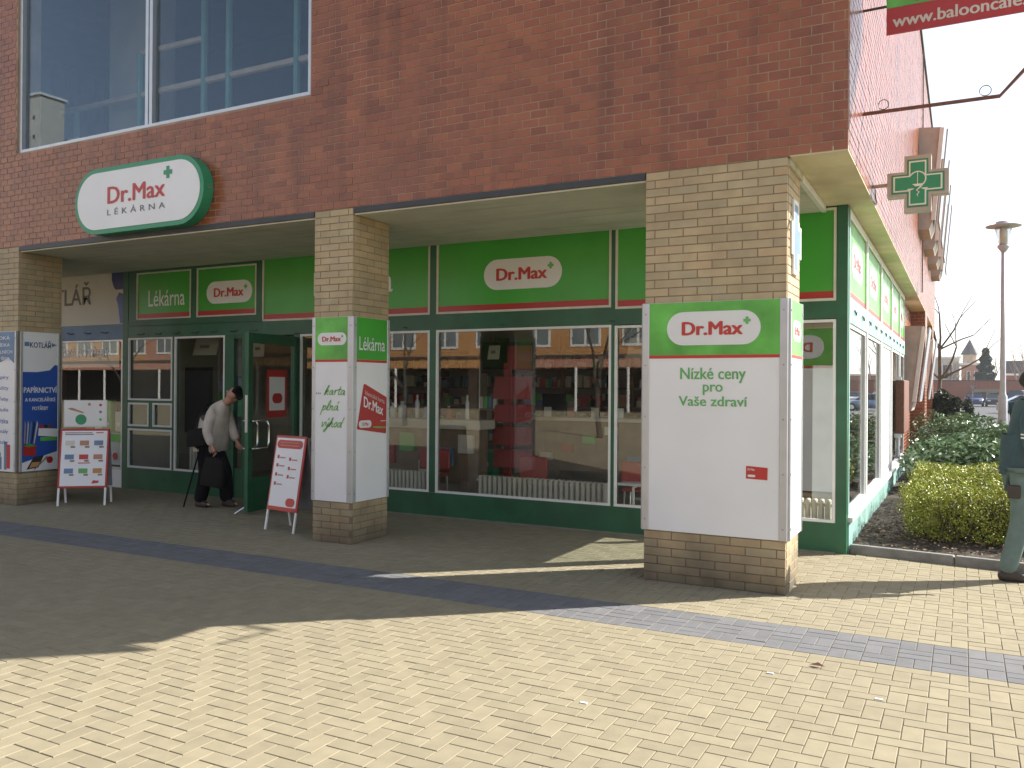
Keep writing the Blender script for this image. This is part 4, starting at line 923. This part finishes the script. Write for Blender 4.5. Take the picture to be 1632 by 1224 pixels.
for k in range(14): bx('balcony', 'red_print', tb, 10.6, 11.4, 4.01, 4.5, 3+3*k, 4.2+3*k); bx('window', 'roof_dark', tb, 12.3, 12.8, 4.005, 4.05, 3.4+3*k, 4.0+3*k)
ab = house('apartment_block', 'lower pale apartment block mirrored in the upper window corner', 'building', -152, -124.9, -84, -80.2, 41, 'pill_white')
for k in range(12): wf_ = bx('window', 'roof_dark', ab, 7.5, 10.3, 3.805, 3.86, 4.2+3*k, 6+3*k); bx('pane', 'pale_pane', wf_, 7.7, 8.8, 3.861, 3.88, 4.4+3*k, 5.8+3*k)
TM = 'bare trees on the square behind the viewer'
for x, y, h, sd_, lb_ in ((-10.6, -16.5, 9, 31, 'bare tree mirrored in the large window behind the radiator'), (-21.5, -20, 8.5, 32, 'bare tree mirrored in the window right of the middle pillar'), (-47, -25, 9, 33, 'bare tree mirrored in the small windows left of the door'), (-4, -24, 9, 34, 'bare tree mirrored in the window beside the corner pillar')):
    tree(lb_, (x, y, 0), h, sd_, .6, .28, .12, 7, 'bark', TM, .2)
# ================================================================== INSIDE THE SHOP
def st(name, mt, *b): return struct(name, MB().box(*b), mt)
st('shop_floor', 'interior_floor', -11.6, -.36, 2.27, 11.9, -.02, .012); st('shop_ceiling', 'interior_wall', -11.6, -.36, 2.27, 11.9, 3.4, 3.5)
st('shop_back_wall', 'interior_wall', -11.6, -.6, 7.6, 7.75, 0.012, 3.4); st('shop_party_wall', 'interior_wall', -11.72, -11.6, 2.27, 7.6, 0, 3.5)
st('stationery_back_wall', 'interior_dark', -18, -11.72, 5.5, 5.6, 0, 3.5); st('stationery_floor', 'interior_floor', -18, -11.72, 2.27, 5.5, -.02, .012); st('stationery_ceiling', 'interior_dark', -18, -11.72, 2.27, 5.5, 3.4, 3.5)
sh = thing('wall_shelves', 'dim wall of shelves full of small boxes at the back of the shop', 'shelves', (-6.5, 7.4, 0)); COLS = ('counter_light', 'red_plastic', 'green_letter', 'frame_cream', 'blue_paint', 'pink_plaster', 'kotlar_white', 'interior_dark')
for z in (.3, .65, 1.0, 1.35, 1.7, 2.05, 2.4): bx('shelf', 'shelf_wood', sh, -4.9, 4.9, -.32, .18, z, z+.03)
for x in np.arange(-4.9, 5, 1.4): bx('upright', 'shelf_wood', sh, x-.02, x+.02, -.325, .185, 0.012, 2.7)
for c in COLS:
    mb = MB()
    for _ in range(150):
        x = random.uniform(-4.8, 4.7); z = random.choice((.331, .681, 1.031, 1.381, 1.731, 2.081)); a, h = random.uniform(.05, .16), random.uniform(.07, .24); y = random.uniform(-.31, -.15)
        mb.box(x, x+a, y, y+.1, z, z+h)
    tag(mb.build('boxes', c, sh), kind='stuff')
def radiator(label, x, y, n, z0, z1, pitch, rz=0):
    t = thing('radiator', label, 'radiator', (x, y, 0), rz, 'radiators inside the shop windows')
    for k in range(n): bx('section', 'radiator_paint', t, k*pitch, k*pitch+pitch*.62, 0, .12, z0, z1, .012)
    MB().tube([(-.05, .06, z1-.06), (n*pitch, .06, z1-.06)], .018, 8).tube([(-.05, .06, z0+.06), (n*pitch, .06, z0+.06)], .018, 8).build('pipe', 'radiator_paint', t)
    MB().tube([(.02, .06, 0), (.02, .06, z0)], .02, 6).tube([(n*pitch-.06, .06, 0), (n*pitch-.06, .06, z0)], .02, 6).build('foot', 'radiator_paint', t); return t
radiator('long ribbed radiator low inside the large front window', -4.83, 2.36, 25, .10, .56, .0735); radiator('short ribbed radiator inside the window beside the middle pillar', -6.45, 2.36, 14, .10, .56, .066)
radiator('white ribbed radiator in the corner window by the green post', -.98, 2.36, 8, .10, .53, .072); radiator('ribbed radiator inside the left window near the entrance', -10.3, 2.4, 12, .15, .9, .07)
lg = thing('display_ledge', 'long pale display ledge inside the window carrying white bottles', 'counter', (-6.5, 3.5, 0)); bx('top', 'counter_light', lg, -1.2, 1.15, -.2, .25, 1.10, 1.24, .01); bx('cabinet', 'shelf_wood', lg, -1.1, 1.05, -.1, .2, .012, 1.098)
for k in range(6): bx('goods_row', COLS[k % 5], lg, -1.0+.35*k, -.75+.35*k, -.16, -.105, .35+.2*(k % 3), .62+.2*(k % 3))
def bottle(label, x, y, z, r, h, mt='frame_white'):
    t = thing('bottle', label, 'bottle', (x, y, z), 0, 'bottles on the display ledge'); MB().lathe([(r, 0), (r, h*.7), (r*.4, h*.82), (r*.4, h*.88)], n=12).build('body', mt, t, True); MB().lathe([(r*.5, h*.88), (r*.5, h)], n=10).build('cap', 'frame_white', t)
for q in (('tall white tube bottle at the left end of the ledge', -7.0, .05, .24, 'frame_white'), ('rounded white bottle second on the ledge', -6.83, .06, .26, 'frost'), ('tallest slim white bottle on the ledge', -6.55, .035, .36, 'frame_white'), ('short pale bottle beside the tallest slim one', -6.40, .045, .18, 'blue_paint'),
          ('small red bottle behind the window post', -5.98, .04, .2, 'red_plastic'), ('tall slim white bottle right of the window post', -5.66, .03, .36, 'frost')): bottle(q[0], q[1], 3.45, 1.241, q[2], q[3], q[4])
ds = thing('display_stand', 'tall red display stand with slanted red trays behind the large window', 'display stand', (-5.35, 4.1, 0))
bx('post', 'red_plastic', ds, -.03, .09, -.05, .05, .1, 2.1, .01); bx('base', 'black_plastic', ds, -.4, .5, -.25, .3, .012, .1, .01); bx('header', 'interior_dark', ds, -.45, .42, .02, .08, 1.95, 2.42)
bx('side_column', 'shelf_wood', ds, -.62, -.46, -.1, .2, .012, 2.4); bx('header_sheet', 'red_print', ds, .02, .42, -.02, .015, 2.0, 2.36)
for z, h in ((1.55, .34), (1.2, .26), (.86, .26), (.52, .26)): MB().prism([(-.22, z), (.02, z), (.06, z+h), (-.14, z+h)], 0, -.12, .42).build('tray', 'red_plastic', ds)
MB().prism([(-.2, .3), (.0, .3), (.0, .72), (-.15, .72)], 0, -.44, -.13).build('bin', 'sign_green', ds); MB().sheet(pill(-.4, -.2, .5, .6), -.19).build('mark', 'pill_white', ds)
for k in range(4): bx('pack', COLS[(k*2) % 7], ds, -.42+.08*k, -.36+.08*k, -.1, -.04, 1.40, 1.58)
for z in (1.37, 1.08, .78): bx('shelf', 'shelf_wood', ds, -.46, -.13, -.15, .1, z, z+.025)
for nm, (x0, x1, z0, z1, y, rot) in (('white slanted hanging sign in the left window', (-10.87, -10.24, 2.24, 2.52, 2.95, 0)), ('small white hanging sign over the red display stand', (-5.58, -5.36, 2.15, 2.36, 3.9, 0)), ('white hanging sign near the corner pillar', (-3.75, -3.35, 2.18, 2.5, 5, 0)), ('cream hanging sign above the door', (-9.5, -9.2, 2.2, 2.45, 2.95, 0))):
    t = thing('hanging_sign', nm, 'sign', ((x0+x1)/2, y, (z0+z1)/2), 0, 'signs hanging inside the shop'); W, H_ = (x1-x0)/2, (z1-z0)/2
    MB().sheet([(-W, -H_), (W*.8, -H_), (W, H_), (-W*.7, H_)], 0, .012).build('board', 'kotlar_white', t); MB().sheet(rect(-W*.4, W*.3, -.02, .03), -.004).build('print', 'letter_grey', t)
    MB().tube([(-W*.5, .006, H_), (-W*.5, .006, 3.4-(z0+z1)/2)], .003, 4).build('cord', 'dark_steel', t)
ctr = thing('sales_counter', 'glass fronted wooden sales counter in the middle of the shop', 'counter', (-4.4, 4.6, 0)); bx('top', 'counter_light', ctr, -.85, 2.9, -.1, .5, 1.22, 1.27); bx('front', 'shelf_wood', ctr, -.8, 2.85, 0, .45, .45, 1.219); bx('leg', 'frame_cream', ctr, -.78, -.7, .05, .4, .012, .449); bx('leg', 'frame_cream', ctr, 2.75, 2.83, .05, .4, .012, .449)
for k in range(9): bx('pack', COLS[k % 7], ctr, -.6+.36*k, -.4+.36*k, -.05, -.005, .6+.14*(k % 4), .72+.14*(k % 4)); bx('leaflet', ('frame_white', 'pink_plaster', 'frame_cream')[k % 3], ctr, -.6+.4*k, -.48+.4*k, .1, .12, 1.271, 1.42)
mo = thing('monitor', 'black computer monitor standing on the sales counter', 'monitor', (-4.9, 4.85, 1.27)); bx('screen', 'black_plastic', mo, -.2, .2, -.02, .02, .08, .36, .008); bx('foot', 'black_plastic', mo, -.1, .1, -.06, .08, .001, .015); bx('neck', 'black_plastic', mo, -.03, .03, .021, .05, .015, .2)
def chair(label, x, y, rz):
    t = thing('red_chair', label, 'chair', (x, y, .012), rz, 'red chairs inside the shop'); bx('seat', 'red_plastic', t, -.24, .24, -.22, .22, .42, .46, .015); bx('backrest', 'red_plastic', t, -.24, .24, .2, .24, .5, .8, .02)
    for a in (-1, 1):
        for b in (-1, 1): MB().tube([(a*.2, b*.19, .42), (a*.22, b*.22, 0)], .014, 6).build('leg', 'chrome', t)
chair('red chair half hidden behind the left window post', -6.0, 2.95, .2); chair('red chair behind the long radiator', -4.15, 2.95, 2.9); chair('red chair beside the corner pillar window', -2.75, 2.95, 3.3)
wt = thing('white_table', 'low white tube legged table by the corner pillar window', 'table', (-2.62, 2.6, .012)); bx('top', 'frame_white', wt, -.3, .35, -.12, .2, .52, .55); MB().tube([(-.1, -.1, 0), (-.1, -.1, .5), (-.06, -.1, .52)], .018, 8).build('leg', 'frame_white', wt); MB().tube([(.3, .1, 0), (.3, .1, .52)], .018, 8).build('leg', 'frame_white', wt)
wpn = thing('roller_banner', 'tall white roller banner standing inside the corner window', 'banner', (-.62, 3.3, .012), .3); bx('sheet', 'frame_white', wpn, -.14, .16, -.01, .01, .05, 2.0); bx('foot', 'grey_metal', wpn, -.15, .17, -.1, .1, 0, .05)
dp = thing('dark_screen', 'tall black information screen inside the left entrance window', 'screen', (-10.72, 2.92, .012)); bx('body', 'black_plastic', dp, -.3, .28, 0, .1, .9, 2.02, .01); bx('stand', 'black_plastic', dp, -.1, .1, .02, .09, 0, .899)
gs = thing('green_sign', 'small bright green counter sign behind the stooping man', 'sign', (-10.25, 3.2, 0)); bx('board', 'green_print', gs, -.25, .3, 0, .05, 1.2, 1.62); bx('header', 'grey_metal', gs, -.25, .3, 0, .05, 1.621, 1.85); bx('stand', 'black_plastic', gs, -.05, .05, .01, .04, .012, 1.199)
for k, (x, c) in enumerate(((-13.1, 'red_plastic'), (-12.85, 'frame_white'), (-12.6, 'green_letter'), (-12.3, 'kotlar_white'), (-12.0, 'sign_green'))):
    t = thing('window_goods', ('red', 'white', 'green', 'cream', 'dark green')[k]+' item displayed in the stationery window', 'goods', (x, 2.6, .9), 0, 'goods in the stationery window'); MB().box(-.1, .1, 0, .12, 0, .35+.1*(k % 3), .015).build('body', c, t); bx('tag', 'frame_white', t, -.04, .04, -.006, -.002, .1, .16)
wd = thing('window_shelf', 'low display table inside the stationery window', 'table', (-13, 2.65, .012)); bx('top', 'shelf_wood', wd, -1.5, 1.2, -.25, .3, .82, .886); 
for x in (-1.4, 1.1): bx('leg', 'shelf_wood', wd, x-.03, x+.03, -.03, .03, 0, .819)
# ================================================================== PEOPLE
def skin(name, nd, edges, mt, parent, lev=2, root=None):
    """nd: {key: ((x, y, z), r) or ((x, y, z), (rx, ry))}; grows one smooth surface over the skeleton"""
    ks = list(nd); ix = {k: i for i, k in enumerate(ks)}
    me = bpy.data.meshes.new('tmp'); me.from_pydata([nd[k][0] for k in ks], [(ix[a], ix[b]) for a, b in edges], []); me.update()
    o = bpy.data.objects.new('tmp', me); COL.objects.link(o); o.modifiers.new('s', 'SKIN').use_smooth_shade = True
    for i, k in enumerate(ks):
        r = nd[k][1]; me.skin_vertices[0].data[i].radius = (r, r) if isinstance(r, (int, float)) else r
        me.skin_vertices[0].data[i].use_root = (k == (root or ks[0]))
    sm = o.modifiers.new('d', 'SUBSURF'); sm.levels = lev; sm.render_levels = lev
    dg = bpy.context.evaluated_depsgraph_get(); out = bpy.data.meshes.new_from_object(o.evaluated_get(dg))
    bpy.data.objects.remove(o); bpy.data.meshes.remove(me); out.materials.clear(); out.materials.append(MATS[mt]); out.name = name
    out.polygons.foreach_set('use_smooth', [True]*len(out.polygons)); return link(name, out, parent)
mat('skin', (.42, .22, .15), .5, .06, 20); mat('coat_beige', (.52, .47, .42), .9, .12, 9, .6, 18); mat('cloth_black', (.010, .010, .012), .95, .2, 8, .4, 20, spec=.08)
mat('jacket_teal', (.045, .085, .10), .85, .15, 9, .7, 16); mat('jeans_green', (.13, .19, .18), .9, .12, 12, .6, 18); mat('shoe_brown', (.045, .032, .026), .6, .1, 10); mat('hair_dark', (.02, .014, .011), .7, .2, 30); mat('hair_grey', (.3, .29, .28), .8, .2, 30); mat('leather_black', (.010, .009, .009), .6, .2, 10, spec=.12)
def add(a, b): return tuple(p+q for p, q in zip(a, b))
def person(label, loc, rz, J, cloth, jr, tr, head_r=1.):
    """J: joints; one continuous body with clothes as children"""
    t = thing('person', label, 'person', loc, rz); nd, ed = {}, []
    def ch(*ks): ed.extend(zip(ks, ks[1:]))
    nd['pelvis'] = (J['pelvis'], .10); nd['chest'] = (J['chest'], .11); nd['neck'] = (J['neck'], .055); H = Vector(J['head']); nk = Vector(J['neck'])
    u = (H-nk).normalized(); fwd = J['look']; fwd = (Vector(fwd)-u*Vector(fwd).dot(u)).normalized(); sd_ = u.cross(fwd)
    nd['jaw'] = (tuple(H-u*.065+fwd*.02), .062); nd['face'] = (tuple(H+fwd*.005), (.083, .088)); nd['crown'] = (tuple(H+u*.075-fwd*.01), .074); nd['top'] = (tuple(H+u*.11-fwd*.012), .045)
    ch('pelvis', 'chest', 'neck', 'jaw', 'face', 'crown', 'top')
    nd['chin'] = (tuple(H-u*.10+fwd*.075), .022); ed.append(('jaw', 'chin'))
    nd['nose'] = (tuple(H-u*.012+fwd*.108), .013); ed.append(('face', 'nose'))
    for s_, k in ((-1, 'r'), (1, 'l')):
        nd['sh'+k] = (J['sh'+k], .045); nd['el'+k] = (J['el'+k], .038); nd['wr'+k] = (J['wr'+k], .028); w_ = Vector(J['wr'+k]); d = (w_-Vector(J['el'+k])).normalized()
        d = (d+Vector(J.get('hand'+k, (0, 0, 0)))).normalized(); nd['pa'+k] = (tuple(w_+d*.065), (.036, .022)); ch('chest', 'sh'+k, 'el'+k, 'wr'+k, 'pa'+k)
        sp = d.cross(Vector((0, 1, 0))).normalized(); cu = d.cross(sp).normalized()*s_
        for q, (off, ln) in enumerate(((-.030, .062), (-.010, .074), (.011, .07), (.030, .056))):
            b0 = w_+d*.10+sp*off; b1 = b0+d*ln*.5-cu*.012; b2 = b1+d*ln*.25-cu*ln*.45
            for n_, p, r in (('a', b0, .0095), ('b', b1, .009), ('c', b2, .0075)): nd['f%s%d%s' % (k, q, n_)] = (tuple(p), r)
            ch('pa'+k, 'f%s%da' % (k, q), 'f%s%db' % (k, q), 'f%s%dc' % (k, q))
        tb = w_+d*.05-sp*.04; nd['t%sa' % k] = (tuple(tb), .012); nd['t%sb' % k] = (tuple(tb-sp*.02+d*.035-cu*.015), .0095); ch('pa'+k, 't%sa' % k, 't%sb' % k)
        nd['hi'+k] = (J['hi'+k], .085); nd['kn'+k] = (J['kn'+k], .055); nd['an'+k] = (J['an'+k], .03); nd['to'+k] = (J['to'+k], .018); ch('pelvis', 'hi'+k, 'kn'+k, 'an'+k, 'to'+k)
        nd['ear'+k] = (tuple(H-u*.01-fwd*.01+sd_*s_*.088), .016); ed.append(('face', 'ear'+k))
    skin('body', nd, ed, 'skin', t, 2, 'pelvis')
    for s_ in (-1, 1):
        MB().lathe([(.001, -.011), (.008, -.008), (.011, 0), (.008, .008), (.001, .011)], tuple(H+u*.02+fwd*.082+sd_*s_*.032), 8).build('eye', 'hair_dark', t, True)
    mo_ = H-u*.062+fwd*.092; MB().tube([mo_-sd_*.022, mo_+fwd*.004, mo_+sd_*.022], .005, 6).build('mouth', 'red_plastic', t)
    # jacket: hem to collar with sleeves
    nd = {'waist': (J['waist'], jr[1]), 'hem': (J['hem'], jr[0]), 'hem2': (add(J['hem'], (0, 0, -.03)), jr[0]*.97), 'chest': (J['chest'], jr[2]), 'col': (tuple(nk-u*.02), .085), 'col2': (tuple(nk+u*.03), .075)}
    ed = [('waist', 'hem'), ('hem', 'hem2'), ('waist', 'chest'), ('chest', 'col'), ('col', 'col2')]
    for k in 'rl':
        e_, w_ = Vector(J['el'+k]), Vector(J['wr'+k]); nd['sh'+k] = (J['sh'+k], jr[3]); nd['el'+k] = (J['el'+k], jr[3]*.82); nd['wr'+k] = (tuple(w_), jr[3]*.66); ed += [('chest', 'sh'+k), ('sh'+k, 'el'+k), ('el'+k, 'wr'+k)]
    jk = skin('jacket', nd, ed, cloth[0], t, 2, 'waist')
    nd = {'pelvis': (J['pelvis'], tr[0])}; ed = []
    for k in 'rl':
        nd['hi'+k] = (J['hi'+k], tr[1]); nd['kn'+k] = (J['kn'+k], tr[2]); nd['an'+k] = (add(J['an'+k], (0, 0, -.035)), tr[3]); ed += [('pelvis', 'hi'+k), ('hi'+k, 'kn'+k), ('kn'+k, 'an'+k)]
    skin('trousers', nd, ed, cloth[1], t, 2, 'pelvis')
    for k in 'rl':
        a, b = Vector(J['an'+k]), Vector(J['to'+k]); d = Vector((b.x-a.x, b.y-a.y, 0)).normalized()
        skin('shoe', {'h': (tuple(a-d*.07+Vector((0, 0, -a.z+.05))), .052), 'm': (tuple(a+d*.05+Vector((0, 0, -a.z+.048))), .054), 't': (tuple(a+d*.17+Vector((0, 0, -a.z+.036))), .042), 'a': (tuple(a+Vector((0, 0, -a.z+.10))), .045)}, [('h', 'm'), ('m', 't'), ('m', 'a')], cloth[2], t, 2, 'm')
    return t, H, u, fwd, sd_
J = dict(pelvis=(-.12, 0, .90), hem=(-.15, 0, .80), waist=(-.14, 0, 1.02), chest=(-.01, 0, 1.27), neck=(.15, 0, 1.475), head=(.28, 0, 1.595), look=(1, 0, -.45),
         shr=(.04, -.14, 1.35), elr=(.0, -.2, 1.08), wrr=(.10, -.2, .88), shl=(.05, .15, 1.35), ell=(.10, .2, 1.1), wrl=(.22, .16, .94),
         hir=(-.12, -.09, .84), knr=(-.08, -.11, .47), anr=(-.2, -.11, .09), tor=(.0, -.12, .04), hil=(-.11, .09, .84), knl=(.08, .1, .48), anl=(.1, .1, .09), tol=(.3, .1, .04))
t, H, u, fwd, sd_ = person('stooping old person in a beige coat and flat black cap walking into the shop doorway', (-8.53, 1.33, 0), .1, J, ('coat_beige', 'cloth_black', 'shoe_brown'), (.215, .215, .205, .09), (.15, .125, .105, .095))
nd = {'b': (tuple(H+u*.085-fwd*.035), (.088, .098)), 'm': (tuple(H+u*.098+fwd*.02), (.085, .08)), 'f': (tuple(H+u*.07+fwd*.115), (.028, .06)), 'p': (tuple(H+u*.052+fwd*.15), (.010, .045))}
skin('cap', nd, [('b', 'm'), ('m', 'f'), ('f', 'p')], 'cloth_black', t, 2, 'b')
skin('hair', {'a': (tuple(H-fwd*.07+u*.0), (.045, .07)), 'b': (tuple(H-fwd*.055-u*.05), (.03, .055))}, [('a', 'b')], 'hair_grey', t, 2, 'a')
def bag(label, cat, loc, rz, W, Dp, H_, handle, tilt=0):
    b = thing(cat, label, 'bag', loc, rz); b.rotation_euler = (0, tilt, rz); mb = MB()
    v = []; n = 16
    for z, q in ((0, .92), (.05, 1.0), (.5, .98), (.92, .8), (1, .72)):
        for k in range(n):
            a = 2*math.pi*k/n; c, s_ = math.cos(a), math.sin(a); pw = .55
            v.append((W*q*math.copysign(abs(c)**pw, c), Dp*(q if z > .6 else 1)*math.copysign(abs(s_)**pw, s_), z*H_))
    f = [(i*n+k, i*n+(k+1) % n, (i+1)*n+(k+1) % n, (i+1)*n+k) for i in range(4) for k in range(n)]+[tuple(range(n-1, -1, -1)), tuple(range(4*n, 5*n))]
    mb.add(v, f).build('body', 'leather_black', b, True); MB().tube(handle, .009, 6).build('strap', 'leather_black', b, True); return b
bag('black tote bag hanging from the hand of the stooping person', 'handbag', (-8.33, 1.08, .33), .1, .20, .06, .40, [(-.08, 0, .39), (-.04, 0, .46), (.0, 0, .495), (.04, 0, .46), (.08, 0, .39)], .12)
bag('black shoulder bag on the back hip of the stooping person', 'shoulder_bag', (-8.64, 1.09, .87), .3, .15, .065, .25, [(-.06, -.02, .22), (.0, -.03, .34), (.08, -.02, .46), (.16, .05, .56), (.22, .17, .60)], -.1)
cn = thing('walking_stick', 'thin dark walking stick trailing behind the stooping person', 'walking stick', (-8.92, 1.1, 0)); MB().tube([(0, 0, 0), (.30, -.02, .74), (.345, -.02, .80), (.42, -.02, .80)], .011, 8).build('shaft', 'cloth_black', cn, True)
J = dict(pelvis=(0, 0, 1.0), hem=(-.01, 0, 1.0), waist=(0, 0, 1.14), chest=(.0, 0, 1.42), neck=(.05, 0, 1.64), head=(.095, 0, 1.785), look=(1, 0, -.05),
         shr=(.01, -.2, 1.555), elr=(.0, -.29, 1.25), wrr=(.14, -.25, 1.02), shl=(.01, .2, 1.555), ell=(.05, .27, 1.26), wrl=(.22, .24, 1.08),
         hir=(-.01, -.10, .93), knr=(-.035, -.11, .52), anr=(-.15, -.11, .09), tor=(.05, -.12, .04), hil=(0, .1, .93), knl=(.16, .1, .52), anl=(.27, .1, .09), tol=(.47, .1, .04))
t, H, u, fwd, sd_ = person('walking person in a dark teal jacket and pale green jeans cut by the right edge', (1.31, 1.70, 0), .15, J, ('jacket_teal', 'jeans_green', 'shoe_brown'), (.175, .19, .20, .088), (.14, .112, .09, .08))
skin('hair', {'a': (tuple(H+u*.085-fwd*.01), (.115, .12)), 'b': (tuple(H+u*.015-fwd*.045), (.10, .11)), 'c': (tuple(H-u*.06-fwd*.055), (.07, .08))}, [('a', 'b'), ('b', 'c')], 'hair_dark', t, 2, 'a')
for z in (1.34, 1.31): MB().tube([(.012+.075*math.cos(a), -.262-(1.4-z)*.1+.082*math.sin(a), z) for a in np.linspace(0, 6.283, 13)], .008, 6, False).build('sleeve_stripe', 'white_print', t)
MB().tube([(.0, -.272, 1.62), (-.01, -.28, 1.585)], .012, 6).build('shoulder_stripe', 'white_print', t)
bx('back_pocket', 'shoe_brown', t, -.155, -.05, -.20, -.165, .76, .88, .01)
lf = thing('fallen_leaf', 'small red brown dry leaf lying on the sunlit paving', 'leaf', (.035, -1.78, .004)); MB().add([(-.05, 0, .004), (-.01, -.022, .012), (.045, -.005, .006), (.0, .022, .02)], [(0, 1, 2), (0, 2, 3)]).build('blade', 'rust_metal', lf)
for k, (x, y) in enumerate(((-1.0, -3.05), (.42, -2.2), (-.2, -2.05))): tag(MB().box(x-.02, x+.02, y-.008, y+.008, .001, .006).build('paper_scrap', 'frame_white'), ('tiny white paper scrap near the front of the sunlit paving', 'tiny white paper scrap on paving right of the dry leaf', 'tiny pale scrap on paving below the dry leaf')[k], 'litter', 'scraps on the paving')
# ================================================================== THE AIR
hz = MB().box(-700, 700, -700, 900, -1.06, 60).build('haze', None); tag(hz, kind='stuff')
hm = bpy.data.materials.new('haze'); hm.use_nodes = True; t_ = hm.node_tree; t_.nodes.clear()
o_ = t_.nodes.new('ShaderNodeOutputMaterial'); v_ = t_.nodes.new('ShaderNodeVolumePrincipled'); v_.inputs['Color'].default_value = (.9, .93, 1, 1)
v_.inputs['Density'].default_value = .0004; v_.inputs['Anisotropy'].default_value = .3; t_.links.new(v_.outputs[0], o_.inputs['Volume']); hz.data.materials.append(hm)
